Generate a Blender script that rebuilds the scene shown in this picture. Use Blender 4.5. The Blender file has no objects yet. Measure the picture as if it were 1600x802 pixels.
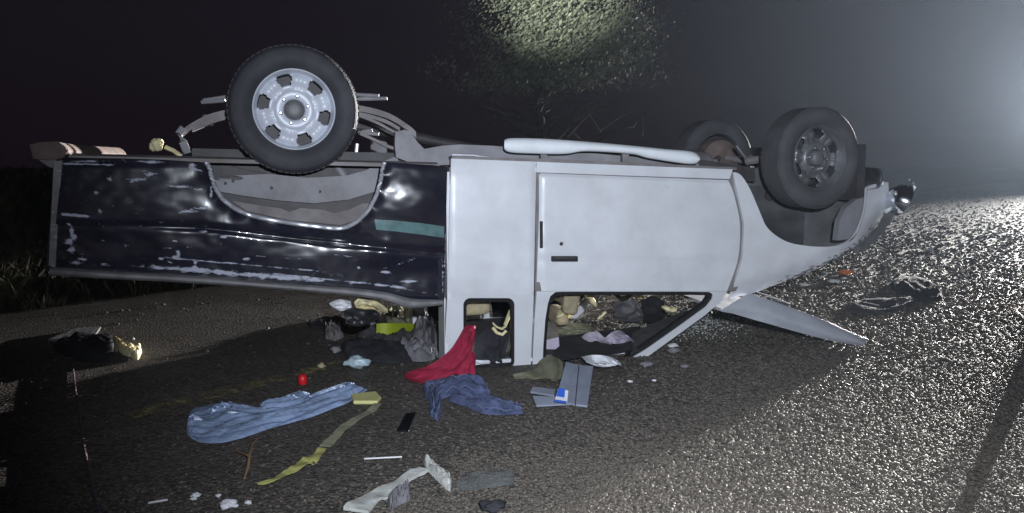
import bpy, bmesh, math, random
import numpy as np
from mathutils import Vector, Matrix, noise as mnoise
from mathutils.geometry import tessellate_polygon
R = math.radians
random.seed(7); rng = np.random.default_rng(7)
scene = bpy.context.scene
col = scene.collection

# ------------------------------------------------------------------ camera
CAM_H, FPX, HORIZON = 1.25, 1208.0, 255.0            # photo is 1600 x 802
PITCH = math.atan((401 - HORIZON) / FPX)
cam = bpy.data.cameras.new("camera"); camo = bpy.data.objects.new("camera", cam)
col.objects.link(camo); scene.camera = camo
cam.sensor_width = 36; cam.lens = FPX / 1600 * 36; cam.clip_end = 500; cam.clip_start = .05
camo.location = (0, 0, CAM_H); camo.rotation_euler = (math.pi / 2 - PITCH, 0, 0)

# ------------------------------------------------------------------ world: a night sky
world = bpy.data.worlds.new("World"); scene.world = world; world.use_nodes = True
wn = world.node_tree.nodes; wl = world.node_tree.links
bg = wn["Background"]
sky = wn.new("ShaderNodeTexSky"); sky.sky_type = 'NISHITA'; sky.sun_disc = False
sky.sun_elevation = R(2); sky.sun_rotation = R(200)
mixc = wn.new("ShaderNodeMix"); mixc.data_type = 'RGBA'; mixc.inputs[0].default_value = .93
wl.new(sky.outputs[0], mixc.inputs[6]); mixc.inputs[7].default_value = (.85, .52, .98, 1)
wl.new(mixc.outputs[2], bg.inputs[0]); bg.inputs[1].default_value = .0066
scene.view_settings.view_transform = 'Standard'; scene.view_settings.look = 'None'
scene.view_settings.exposure = 0; scene.view_settings.gamma = 1
scene.cycles.use_denoising = True
scene.cycles.max_bounces = 6; scene.cycles.volume_bounces = 0
scene.cycles.sample_clamp_indirect = 3
# moonlight, almost nothing
def lamp(name, typ, loc, aim, energy, color, **kw):
    l = bpy.data.lights.new(name, typ); l.energy = energy; l.color = color
    for k, v in kw.items(): setattr(l, k, v)
    o = bpy.data.objects.new(name, l); col.objects.link(o); o.location = loc
    d = Vector(aim) - Vector(loc); o.rotation_euler = d.to_track_quat('-Z', 'Y').to_euler()
    return o
lamp("moon", 'SUN', (0, 0, 20), (4, 3, 0), .004, (.8, .85, 1), angle=R(.5))
# the photographer's white light (held just over the phone) and a second hand torch, aimed at the tree
lamp("phone_flash", 'SPOT', (.22, -.08, 1.52), (.68, 4.9, .92), 860, (.83, .895, 1), spot_size=R(88), spot_blend=.95, shadow_soft_size=.03)
lamp("torch_beam", 'SPOT', (-.9, -.6, 1.5), (.70, 13.2, 4.42), 33000, (.95, 1, .90), spot_size=R(13), spot_blend=1, shadow_soft_size=.02)

# ------------------------------------------------------------------ pixel -> place
def ray(px, py):
    dx, dy = (px - 800) / FPX, (401 - py) / FPX
    c, s = math.cos(PITCH), math.sin(PITCH)
    return Vector((dx, c + dy * s, -s + dy * c))
def G(px, py, z=0.0):                                   # on the ground (or a level z)
    d = ray(px, py); t = (z - CAM_H) / d.z
    return Vector((d.x * t, d.y * t, z))
def atY(px, py, Y):
    d = ray(px, py); t = Y / d.y
    return Vector((d.x * t, Y, CAM_H + d.z * t))
PSI = R(16.6); TO = Vector((-1.17, 4.17, 0))            # truck frame: x = towards its nose, y = across, z up
FW = Vector((math.cos(PSI), math.sin(PSI), 0)); IN = Vector((-math.sin(PSI), math.cos(PSI), 0))
def P(px, py, w=0.0):                                   # on the truck's own side plane, w metres in
    d = ray(px, py); c = Vector((0, 0, CAM_H))
    t = (w - (c - TO).dot(IN)) / d.dot(IN)
    q = c + d * t - TO
    return Vector((q.dot(FW), w, q.z))
def T2W(v): return TO + FW * v.x + IN * v.y + Vector((0, 0, v.z))

# ------------------------------------------------------------------ materials
def lin(c): return tuple(((x / 255) / 12.92 if x / 255 <= .04045 else ((x / 255 + .055) / 1.055) ** 2.4) for x in c)
M = {}
def mat(name, base, rough=.6, metal=0, var=.15, scale=8, bump=0, bscale=60, coat=0, wear=None, wear_rough=.8, wscale=30, spec=.5, dirt=None, trans=0, alpha=1, emit=None, estr=0, coord='Object'):
    m = bpy.data.materials.new(name); m.use_nodes = True; n = m.node_tree.nodes; l = m.node_tree.links
    b = n["Principled BSDF"]
    b.inputs["Roughness"].default_value = rough; b.inputs["Metallic"].default_value = metal
    b.inputs["Coat Weight"].default_value = coat; b.inputs["Coat Roughness"].default_value = .08
    b.inputs["Specular IOR Level"].default_value = spec
    b.inputs["Transmission Weight"].default_value = trans; b.inputs["Alpha"].default_value = alpha
    tc = n.new("ShaderNodeTexCoord"); co = tc.outputs[coord]
    nz = n.new("ShaderNodeTexNoise"); nz.inputs["Scale"].default_value = scale; nz.inputs["Detail"].default_value = 6; l.new(co, nz.inputs[0])
    rp = n.new("ShaderNodeMapRange"); rp.inputs[1].default_value = .3; rp.inputs[2].default_value = .7
    rp.inputs[3].default_value = 1 - var; rp.inputs[4].default_value = 1 + var; l.new(nz.outputs[0], rp.inputs[0])
    mx = n.new("ShaderNodeMix"); mx.data_type = 'RGBA'; mx.blend_type = 'MULTIPLY'; mx.inputs[0].default_value = 1
    mx.inputs[6].default_value = (*base, 1); l.new(rp.outputs[0], mx.inputs[7]); colr = mx.outputs[2]
    if dirt:
        nd = n.new("ShaderNodeTexNoise"); nd.inputs["Scale"].default_value = 3.3; nd.inputs["Detail"].default_value = 8; nd.inputs["Roughness"].default_value = .7; l.new(co, nd.inputs[0])
        r2 = n.new("ShaderNodeMapRange"); r2.inputs[1].default_value = .45; r2.inputs[2].default_value = .78; r2.inputs[3].default_value = 0; r2.inputs[4].default_value = dirt[1]; l.new(nd.outputs[0], r2.inputs[0])
        m2 = n.new("ShaderNodeMix"); m2.data_type = 'RGBA'; l.new(r2.outputs[0], m2.inputs[0]); l.new(colr, m2.inputs[6]); m2.inputs[7].default_value = (*dirt[0], 1); colr = m2.outputs[2]
    if wear:
        at = n.new("ShaderNodeAttribute"); at.attribute_name = "wear"
        n2 = n.new("ShaderNodeTexNoise"); n2.inputs["Scale"].default_value = wscale; n2.inputs["Detail"].default_value = 5; n2.inputs["Roughness"].default_value = .7
        mp = n.new("ShaderNodeMapping"); mp.inputs["Scale"].default_value = (.45, 1, 1.2); l.new(co, mp.inputs[0]); l.new(mp.outputs[0], n2.inputs[0])
        ad = n.new("ShaderNodeMath"); ad.operation = 'ADD'; l.new(at.outputs["Fac"], ad.inputs[0]); l.new(n2.outputs[0], ad.inputs[1])
        r3 = n.new("ShaderNodeMapRange"); r3.inputs[1].default_value = .92; r3.inputs[2].default_value = 1.06; l.new(ad.outputs[0], r3.inputs[0])
        m3 = n.new("ShaderNodeMix"); m3.data_type = 'RGBA'; l.new(r3.outputs[0], m3.inputs[0]); l.new(colr, m3.inputs[6]); m3.inputs[7].default_value = (*wear, 1); colr = m3.outputs[2]
        mr = n.new("ShaderNodeMapRange"); mr.inputs[3].default_value = rough; mr.inputs[4].default_value = wear_rough; l.new(r3.outputs[0], mr.inputs[0]); l.new(mr.outputs[0], b.inputs["Roughness"])
        mc = n.new("ShaderNodeMapRange"); mc.inputs[3].default_value = coat; mc.inputs[4].default_value = 0; l.new(r3.outputs[0], mc.inputs[0]); l.new(mc.outputs[0], b.inputs["Coat Weight"])
    l.new(colr, b.inputs["Base Color"])
    if bump:
        bn = n.new("ShaderNodeTexNoise"); bn.inputs["Scale"].default_value = bscale; bn.inputs["Detail"].default_value = 4; l.new(co, bn.inputs[0])
        bp = n.new("ShaderNodeBump"); bp.inputs["Strength"].default_value = bump; bp.inputs["Distance"].default_value = .01; l.new(bn.outputs[0], bp.inputs["Height"]); l.new(bp.outputs[0], b.inputs["Normal"])
    if emit:
        b.inputs["Emission Color"].default_value = (*emit, 1); b.inputs["Emission Strength"].default_value = estr
    M[name] = m; return m
mat('white_paint', (.66, .68, .72), .38, coat=.25, var=.07, scale=2.5, dirt=((.33, .32, .32), .32), wear=(.10, .10, .115), wscale=46, bump=.08, bscale=3.5)
mat('white_plastic', (.78, .82, .86), .4, var=.06, dirt=((.4, .36, .34), .3), wear=(.2, .19, .2))
mat('black_paint', (.010, .010, .019), .26, coat=.8, var=.3, scale=5, dirt=((.03, .028, .034), .5), wear=(.36, .38, .46), wscale=34, bump=.09, bscale=5)
mat('grey_paint', (.10, .11, .15), .3, coat=.5, dirt=((.05, .05, .06), .6), bump=.08, bscale=6)
mat('green_decal', (.075, .15, .155), .45, var=.25, scale=20)
mat('trim_metal', (.55, .56, .62), .35, metal=.55, var=.2, scale=20)
mat('chrome', (.7, .72, .78), .14, metal=1, var=.1, bump=.1, bscale=20)
mat('dull_chrome', (.42, .42, .46), .35, metal=.9, var=.3, scale=14, dirt=((.12, .11, .11), .8), bump=.3, bscale=24)
mat('dusty_metal', (.20, .185, .19), .75, var=.25, scale=9, dirt=((.10, .085, .075), .8), bump=.2, bscale=40)
mat('dusty_frame', (.235, .235, .255), .7, var=.15, scale=7, dirt=((.11, .095, .085), .75), bump=.15, bscale=35)
mat('rust_metal', (.16, .12, .11), .8, var=.3, scale=12, dirt=((.07, .045, .035), .8), bump=.3, bscale=50)
mat('veil_grey', (.115, .12, .125), .9, var=.3, scale=6, dirt=((.07, .07, .07), .6), bump=.2)  # lighter grey carries the haze veil over the front arch
mat('veiled_rubber', (.07, .072, .078), .85, var=.25, scale=6, dirt=((.10, .10, .10), .5), bump=.12, bscale=90, spec=.3)  # front tyres lightened: the haze veil is put into the colour
mat('dark_metal', (.04, .038, .042), .6, var=.4, scale=10, dirt=((.07, .06, .055), .6), bump=.2, bscale=40)
mat('rail_cap', (.17, .165, .17), .6, var=.3, scale=11, dirt=((.08, .075, .075), .8), bump=.25, bscale=30, wear=(.45, .45, .5))
mat('rubber', (.031, .031, .039), .68, var=.25, scale=6, dirt=((.075, .07, .07), .45), bump=.12, bscale=90, spec=.3)
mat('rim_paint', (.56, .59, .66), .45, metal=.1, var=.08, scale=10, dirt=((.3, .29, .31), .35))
mat('rim_dark', (.22, .225, .24), .38, metal=.5, var=.2, scale=10, dirt=((.07, .065, .06), .7))  # front rims, brightened to stand for the glare veil over them
mat('hub_grey', (.17, .17, .18), .6, metal=.3, var=.2, dirt=((.1, .09, .085), .7))
mat('black_seal', (.012, .012, .013), .5, var=.3)
mat('black_plastic', (.018, .018, .021), .45, var=.3, bump=.1)
mat('interior', (.07, .068, .072), .85, var=.3, scale=12, bump=.2)
mat('tan_seat', (.33, .28, .18), .9, var=.25, scale=14, bump=.5, bscale=40)
mat('cream_foam', (.72, .64, .38), .95, var=.25, scale=25, bump=.7, bscale=50)
mat('pale_blue_denim', (.27, .36, .55), .9, var=.2, scale=10, bump=.75, bscale=42)
mat('dark_denim', (.075, .095, .185), .92, var=.3, scale=12, bump=.75, bscale=42)
mat('red_cloth', (.27, .010, .040), .85, var=.25, scale=9, bump=.75, bscale=42)
mat('olive_cloth', (.16, .16, .105), .92, var=.3, scale=12, bump=.75, bscale=42)
mat('grey_cloth', (.17, .165, .18), .92, var=.3, scale=10, bump=.75, bscale=42)
mat('black_cloth', (.02, .02, .026), .9, var=.4, scale=10, bump=.75, bscale=42)
mat('lilac_cloth', (.44, .40, .50), .9, var=.15, scale=10, bump=.75, bscale=42)
mat('white_cloth', (.66, .68, .72), .9, var=.12, scale=12, bump=.75, bscale=42)
mat('paper', (.68, .68, .72), .85, var=.12, scale=14)
mat('yellow_plastic', (.62, .60, .25), .5, var=.15)
mat('lime_plastic', (.27, .34, .02), .4, var=.2)
mat('strap_yellow', (.45, .44, .14), .7, var=.3, scale=20)
mat('strap_grey', (.27, .27, .18), .8, var=.3, scale=18)
mat('red_plastic', (.55, .012, .02), .4, var=.15)
mat('black_gloss', (.006, .006, .008), .25)
mat('grey_case', (.24, .27, .34), .5, var=.12, bump=.05)
mat('blue_print', (.03, .12, .55), .4, var=.1)
mat('cyan_plastic', (.42, .53, .58), .35, var=.2, scale=30)
mat('torn_film', (.52, .53, .50), .4, var=.25, scale=20, bump=.3)
mat('clear_film', (.18, .20, .20), .25, var=.2, scale=10, alpha=.45)
mat('twig', (.24, .15, .08), .9, var=.3)
mat('white_stick', (.78, .78, .8), .4)
mat('orange_lens', (.75, .22, .06), .3, var=.3, scale=60)
mat('glass_bit', (.75, .8, .78), .12, spec=.9, var=.1)
mat('lens_glass', (.72, .78, .85), .05, trans=.85, alpha=.6)
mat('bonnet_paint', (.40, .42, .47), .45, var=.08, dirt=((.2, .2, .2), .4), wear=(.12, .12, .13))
mat('dark_blocker', (.012, .013, .015), .1, spec=.4, alpha=.93)  # near-opaque sheet for darkening the far windows
mat('old_cable', (.10, .06, .09), .8)
mat('dark_debris', (.035, .035, .037), .95, spec=.05, var=.4, bump=.3)
mat('grey_debris', (.085, .085, .09), .95, spec=.05, var=.3, bump=.3)
mat('seam_blue', (.12, .15, .26), .9)
mat('bark', (.035, .03, .024), .95, var=.4, bump=.6, bscale=30)
mat('leaf', (.085, .105, .055), .6, var=.45, scale=3)
mat('leaf_pale', (.125, .135, .10), .9, spec=.1, var=.45, scale=4)
mat('dry_grass', (.06, .054, .03), .9, var=.5, scale=5)
mat('stone', (.125, .109, .091), .68, var=.55, scale=90, spec=.2)
mat('lamp_white', (.9, .9, .9), .3, emit=(1, .97, .9), estr=9)
mat('van_paint', (.7, .7, .72), .35, coat=.3, var=.05)
mat('dark_glass', (.01, .012, .015), .05, spec=.8)
mat('post_orange', (.6, .16, .03), .5, var=.1)

# ------------------------------------------------------------------ mesh building
class MB:
    def __init__(s): s.v = []; s.f = []; s.wear = []
    def add(s, vs, fs, wear=None):
        o = len(s.v); s.v += [tuple(v) for v in vs]; s.f += [tuple(i + o for i in f) for f in fs]
        s.wear += list(wear) if wear is not None else [0.0] * len(vs)
        return s
    def box(s, lo, hi):
        x0, y0, z0 = lo; x1, y1, z1 = hi
        return s.add([(x0, y0, z0), (x1, y0, z0), (x1, y1, z0), (x0, y1, z0), (x0, y0, z1), (x1, y0, z1), (x1, y1, z1), (x0, y1, z1)],
                     [(0, 3, 2, 1), (4, 5, 6, 7), (0, 1, 5, 4), (1, 2, 6, 5), (2, 3, 7, 6), (3, 0, 4, 7)])
    def tube(s, pts, r, seg=8, squash=None):
        pts = [Vector(p) for p in pts]; vs = []; fs = []
        rs = r if isinstance(r, (list, tuple)) else [r] * len(pts)
        up0 = Vector((0, 0, 1))
        for i, p in enumerate(pts):
            d = (pts[min(i + 1, len(pts) - 1)] - pts[max(i - 1, 0)]).normalized()
            a = d.cross(up0); a = a.normalized() if a.length > .05 else d.cross(Vector((0, 1, 0))).normalized()
            b = a.cross(d).normalized()
            sa, sb = squash or (1, 1)
            for k in range(seg):
                t = 2 * math.pi * (k + .5) / seg
                vs.append(p + a * math.cos(t) * rs[i] * sa + b * math.sin(t) * rs[i] * sb)
        n = len(pts)
        for i in range(n - 1):
            for k in range(seg):
                k2 = (k + 1) % seg; fs.append((i * seg + k, i * seg + k2, (i + 1) * seg + k2, (i + 1) * seg + k))
        fs.append(tuple(range(seg - 1, -1, -1))); fs.append(tuple((n - 1) * seg + k for k in range(seg)))
        return s.add(vs, fs)
    def lathe(s, prof, cen, seg=48, axis='y'):            # prof: (radius, along axis)
        vs = []; fs = []; n = len(prof); c = Vector(cen)
        for k in range(seg):
            t = 2 * math.pi * k / seg; ct, st = math.cos(t), math.sin(t)
            for r, a in prof: vs.append(c + (Vector((r * ct, a, r * st)) if axis == 'y' else Vector((r * ct, r * st, a)) if axis == 'z' else Vector((a, r * ct, r * st))))
        for k in range(seg):
            k2 = (k + 1) % seg
            for i in range(n - 1): fs.append((k * n + i, k2 * n + i, k2 * n + i + 1, k * n + i + 1))
        return s.add(vs, fs)
    def grid(s, pts, thick=None, wear=None):             # pts[i][j] Vector; closed slab if thick (a vector)
        n, m = len(pts), len(pts[0]); vs = [p for row in pts for p in row]
        fs = [(i * m + j, i * m + j + 1, (i + 1) * m + j + 1, (i + 1) * m + j) for i in range(n - 1) for j in range(m - 1)]
        wr = [x for row in wear for x in row] if wear else [0.0] * len(vs)
        if thick is not None:
            N = n * m; vs = vs + [p + thick for p in vs]; wr = wr + wr
            fs += [tuple(reversed([a + N for a in f])) for f in fs]
            bd = [(i, 0) for i in range(n)] + [(n - 1, j) for j in range(1, m)] + [(i, m - 1) for i in range(n - 2, -1, -1)] + [(0, j) for j in range(m - 2, 0, -1)]
            ids = [i * m + j for i, j in bd]
            for a, b in zip(ids, ids[1:] + ids[:1]): fs.append((b, a, a + N, b + N))
        return s.add(vs, fs, wr)
    def plate(s, polys, wfn, thick):                      # polygon with holes in photo pixels, laid on the truck's side
        fl = [Vector((x, y, 0)) for p in polys for x, y in p]
        tris = tessellate_polygon([[Vector((x, y, 0)) for x, y in p] for p in polys])
        a = [P(v.x, v.y, wfn(v.x, v.y)) for v in fl]; N = len(a)
        b = [q + Vector((0, thick, 0)) for q in a]
        fs = [tuple(t) for t in tris] + [tuple(i + N for i in reversed(t)) for t in tris]
        o = 0
        for p in polys:
            k = len(p)
            for i in range(k): fs.append((o + i, o + (i + 1) % k, o + (i + 1) % k + N, o + i + N))
            o += k
        return s.add(a + b, fs)
    def build(s, name, material, parent=None, smooth=True, loc=None, rot=None, recalc=True, sharp=38):
        me = bpy.data.meshes.new(name); me.from_pydata(s.v, [], s.f); me.update()
        if any(s.wear):
            at = me.attributes.new("wear", 'FLOAT', 'POINT'); at.data.foreach_set("value", s.wear)
        if recalc:
            bm = bmesh.new(); bm.from_mesh(me); bmesh.ops.recalc_face_normals(bm, faces=bm.faces); bm.to_mesh(me); bm.free()
        me.materials.append(M[material] if isinstance(material, str) else material)
        if smooth:
            me.shade_smooth(); me.set_sharp_from_angle(angle=R(sharp))
        o = bpy.data.objects.new(name, me); col.objects.link(o)
        if parent: o.parent = parent
        if loc is not None: o.location = loc
        if rot is not None: o.rotation_euler = rot
        return o
def tag(o, label, cat, group=None):
    o['label'] = label; o['category'] = cat
    if group: o['group'] = group
    return o
def empty(name, loc=(0, 0, 0), rz=0):
    o = bpy.data.objects.new(name, None); col.objects.link(o); o.location = loc; o.rotation_euler = (0, 0, rz); return o
def bevel(o, w=.01, seg=2):
    m = o.modifiers.new("bevel", 'BEVEL'); m.width = w; m.segments = seg; m.limit_method = 'ANGLE'; return o
def dens(pts, n):                                        # Catmull-Rom through points
    pts = [np.array(p, float) for p in pts]; out = []
    for i in range(len(pts) - 1):
        p0, p1, p2, p3 = pts[max(i - 1, 0)], pts[i], pts[i + 1], pts[min(i + 2, len(pts) - 1)]
        for k in range(n):
            t = k / n
            out.append(.5 * (2 * p1 + (p2 - p0) * t + (2 * p0 - 5 * p1 + 4 * p2 - p3) * t * t + (3 * p1 - p0 - 3 * p2 + p3) * t ** 3))
    out.append(pts[-1]); return out
def lerpd(pts, n):
    out = []
    for a, b in zip(pts, pts[1:]):
        for k in range(n): out.append(np.array(a, float) + (np.array(b, float) - np.array(a, float)) * k / n)
    out.append(np.array(pts[-1], float)); return out
def interp(x, xs, ys): return float(np.interp(x, xs, ys))
def nse(x, y, z=0): return mnoise.noise(Vector((x, y, z)))

# ================================================================== THE SETTING
RD = Vector((.63, .777, 0)).normalized(); RN = Vector((-RD.y, RD.x, 0))      # road direction and its left normal
def road_pt(a, b, z=0): return RD * a + RN * b + Vector((0, 0, z))
def structure(o): o['kind'] = 'structure'; return o
# ground: one big sheet of dirt
gm = bpy.data.materials.new('dirt'); gm.use_nodes = True; M['dirt'] = gm
def ground_nodes(m, cols, scale, bump, rough, glint=False):
    n = m.node_tree.nodes; l = m.node_tree.links; b = n["Principled BSDF"]
    tc = n.new("ShaderNodeTexCoord"); co = tc.outputs["Object"]
    big = n.new("ShaderNodeTexNoise"); big.inputs["Scale"].default_value = .9; big.inputs["Detail"].default_value = 8; big.inputs["Roughness"].default_value = .65; l.new(co, big.inputs[0])
    fine = n.new("ShaderNodeTexNoise"); fine.inputs["Scale"].default_value = scale; fine.inputs["Detail"].default_value = 5; fine.inputs["Roughness"].default_value = .7; l.new(co, fine.inputs[0])
    vor = n.new("ShaderNodeTexVoronoi"); vor.inputs["Scale"].default_value = scale * .9; l.new(co, vor.inputs[0])
    mr = n.new("ShaderNodeMapRange"); mr.inputs[1].default_value = .35; mr.inputs[2].default_value = .68; l.new(big.outputs[0], mr.inputs[0])
    mx = n.new("ShaderNodeMix"); mx.data_type = 'RGBA'; l.new(mr.outputs[0], mx.inputs[0]); mx.inputs[6].default_value = (*cols[0], 1); mx.inputs[7].default_value = (*cols[1], 1)
    sp = n.new("ShaderNodeMapRange"); sp.inputs[3].default_value = .45; sp.inputs[4].default_value = 1.7; l.new(fine.outputs[0], sp.inputs[0])
    m2 = n.new("ShaderNodeMix"); m2.data_type = 'RGBA'; m2.blend_type = 'MULTIPLY'; m2.inputs[0].default_value = 1; l.new(mx.outputs[2], m2.inputs[6]); l.new(sp.outputs[0], m2.inputs[7])
    vc = n.new("ShaderNodeSeparateColor"); l.new(vor.outputs["Color"], vc.inputs[0])
    vr = n.new("ShaderNodeMapRange"); vr.inputs[3].default_value = .55; vr.inputs[4].default_value = 1.5; l.new(vc.outputs[0], vr.inputs[0])
    m3 = n.new("ShaderNodeMix"); m3.data_type = 'RGBA'; m3.blend_type = 'MULTIPLY'; m3.inputs[0].default_value = 1; l.new(m2.outputs[2], m3.inputs[6]); l.new(vr.outputs[0], m3.inputs[7])
    l.new(m3.outputs[2], b.inputs["Base Color"]); b.inputs["Roughness"].default_value = rough; b.inputs["Specular IOR Level"].default_value = .18
    ad = n.new("ShaderNodeMath"); ad.operation = 'SUBTRACT'; l.new(fine.outputs[0], ad.inputs[0]); l.new(vor.outputs["Distance"], ad.inputs[1])
    bp = n.new("ShaderNodeBump"); bp.inputs["Strength"].default_value = bump; bp.inputs["Distance"].default_value = .012; l.new(ad.outputs[0], bp.inputs["Height"]); l.new(bp.outputs[0], b.inputs["Normal"])
ground_nodes(gm, ((.07, .058, .045), (.045, .045, .028)), 40, .9, .95)
am = bpy.data.materials.new('asphalt'); am.use_nodes = True; M['asphalt'] = am
ground_nodes(am, ((.080, .071, .064), (.112, .099, .087)), 75, .8, .7)
g = MB().add([(-150, -120, -.012), (170, -120, -.012), (170, 200, -.012), (-150, 200, -.012)], [(0, 1, 2, 3)]).build('ground', 'dirt', smooth=False)
structure(g)
# road: a slightly crowned strip with ragged edges
ROAD_L, ROAD_R = 7.4, -3.6
rb = MB(); rows = []
for i in range(0, 241):
    a = -60 + i * .6
    rows.append([road_pt(a, b + (.12 * nse(a * .9, b) + .06 * nse(a * 4, b)) * (j in (0, 8)), (-.009 if j in (0, 8) else 0.0)) for j, b in enumerate(np.linspace(ROAD_R, ROAD_L, 9))])
structure(rb.grid(rows).build('road', 'asphalt'))
# worn yellow centre line, flaked away in places
def worn(name, colr, thr):
    m = mat(name, colr, .8, var=.3, scale=30); n = m.node_tree.nodes; l = m.node_tree.links
    tc = n.new("ShaderNodeTexCoord"); z = n.new("ShaderNodeTexNoise"); z.inputs["Scale"].default_value = 11; z.inputs["Detail"].default_value = 9; z.inputs["Roughness"].default_value = .78; l.new(tc.outputs["Object"], z.inputs[0])
    r = n.new("ShaderNodeMapRange"); r.inputs[1].default_value = thr; r.inputs[2].default_value = thr + .10; l.new(z.outputs[0], r.inputs[0]); l.new(r.outputs[0], n["Principled BSDF"].inputs["Alpha"])
worn('worn_yellow', (.24, .21, .10), .47)
cl = G(245, 638); bC = cl.dot(RN) - .02
mk = MB()
for a0 in np.arange(-30, 60, 9.0):
    pass
aC = cl.dot(RD)
rows = [[road_pt(a, bC + (b - .5) * .13 + .012 * nse(a * 3, b * 5), .0045) for b in (0, .5, 1)] for a in np.arange(aC - .15, aC + 1.25, .05)]
mk.grid(rows)
for k in range(1, 8):
    mk.grid([[road_pt(a, bC + (b - .5) * .13, .0045) for b in (0, .5, 1)] for a in np.arange(aC + k * 4.6, aC + k * 4.6 + 1.6, .2)])
o = mk.build('road_marking', 'worn_yellow'); structure(o)

# loose chippings: real stones, as one mass
def stones(name, pts, sizes, material, flat=.52):
    n = len(pts)
    base = np.array([(1, 0, 0), (.31, .95, .1), (-.81, .59, -.05), (-.81, -.59, .08), (.31, -.95, 0), (0.05, .02, 1), (.5, .3, .75), (-.4, .1, .8)])
    base = np.array([(1, 0, -.3), (.31, .95, -.3), (-.81, .59, -.3), (-.81, -.59, -.3), (.31, -.95, -.3), (.55, .28, .75), (-.28, .5, .85), (-.1, -.55, .7)])
    tri = np.array([(0, 1, 5), (1, 6, 5), (1, 2, 6), (2, 7, 6), (2, 3, 7), (3, 4, 7), (4, 5, 7), (4, 0, 5), (5, 6, 7)])
    ang = rng.uniform(0, 6.283, n); ca, sa = np.cos(ang), np.sin(ang)
    V = np.repeat(base[None], n, 0) * rng.uniform(.6, 1.35, (n, len(base), 3))
    x = V[:, :, 0] * ca[:, None] - V[:, :, 1] * sa[:, None] * rng.uniform(.6, 1, n)[:, None]; y = V[:, :, 0] * sa[:, None] + V[:, :, 1] * ca[:, None]
    z = V[:, :, 2] * flat * rng.uniform(.5, 1.2, n)[:, None]
    W = np.stack([x, y, z], 2) * sizes[:, None, None] + pts[:, None, :]
    W = W.reshape(-1, 3); F = (tri[None] + (np.arange(n) * len(base))[:, None, None]).reshape(-1, 3)
    me = bpy.data.meshes.new(name); me.vertices.add(len(W)); me.vertices.foreach_set("co", W.astype(np.float32).ravel())
    nl = len(F) * 3; me.loops.add(nl); me.loops.foreach_set("vertex_index", F.astype(np.int32).ravel())
    me.polygons.add(len(F)); me.polygons.foreach_set("loop_start", np.arange(0, nl, 3, dtype=np.int32)); me.polygons.foreach_set("loop_total", np.full(len(F), 3, np.int32))
    me.update(calc_edges=True); me.validate(); me.materials.append(M[material])
    ob = bpy.data.objects.new(name, me); col.objects.link(ob); ob['kind'] = 'stuff'; return ob
N = 105000
px = np.concatenate([rng.uniform(560, 1720, 80000), rng.uniform(-60, 1720, N - 80000)])
uu = rng.uniform(0, 1, N); py = 296 + (860 - 296) * uu ** .95
k = (py - HORIZON); dep = CAM_H * FPX / k; X = (px - 800) / FPX * dep
pts = np.stack([X, dep, np.zeros(N)], 1)
keep = np.ones(N, bool)
bb = pts[:, 0] * RN.x + pts[:, 1] * RN.y
keep &= (bb > ROAD_R) & (bb < ROAD_L)
clump = np.array([nse(p[0] * .8, p[1] * .8, 3) for p in pts]) ; left = np.clip((1120 - px) / 380, 0, 1) * np.clip((px < 700) + (760 - py) / 60, .25, 1)
keep &= rng.uniform(0, 1, N) < np.clip(.95 + .5 * clump - .92 * left, .03, 1)
pts = pts[keep]; dep = dep[keep]
sz = (.0075 + .0085 * rng.uniform(0, 1, len(pts)) ** 1.6) * np.clip(dep / 4.0, .9, 3.2)
stones('gravel', pts, sz, 'stone')

# ================================================================== THE OVERTURNED PICKUP
truck = empty('pickup_truck', TO, PSI)
tag(truck, 'overturned pickup truck with white cab and scratched black bed, wheels in the air', 'pickup truck')
WID = 1.60                                              # far side
def mirror(o, name=None, w=WID):                        # the same part on the far side
    c = o.copy(); col.objects.link(c); c.parent = o.parent; c.scale = (1, -1, 1); c.location = (0, w, 0)
    if name: c.name = name
    return c
def wcab(x, y):                                         # how far the cab side lies in, by height (photo y)
    y = y - .008 * (x - 700)
    return interp(y, [240, 258, 275, 330, 395, 430, 456, 466, 583], [.045, .02, .006, 0, .002, .008, .022, .035, .175])
def surf(top, bot, nsub, nv, wfn, thick=.02, wear=None, smooth=False, vs=None):
    T, B = (dens if smooth else lerpd)(top, nsub), (dens if smooth else lerpd)(bot, nsub)
    rows = []; wr = []
    for a, b in zip(T, B):
        r = []; q = []
        for v in (vs if vs is not None else np.linspace(0, 1, nv)):
            p = a + (b - a) * v; r.append(P(p[0], p[1], wfn(p[0], p[1]))); q.append(wear(p[0], p[1]) if wear else 0.0)
        rows.append(r); wr.append(q)
    return MB().grid(rows, Vector((0, thick, 0)), wr if wear else None)
def gs(x, y, cx, cy, sx, sy): return math.exp(-((x - cx) / sx) ** 2 - ((y - cy) / sy) ** 2)

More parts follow.
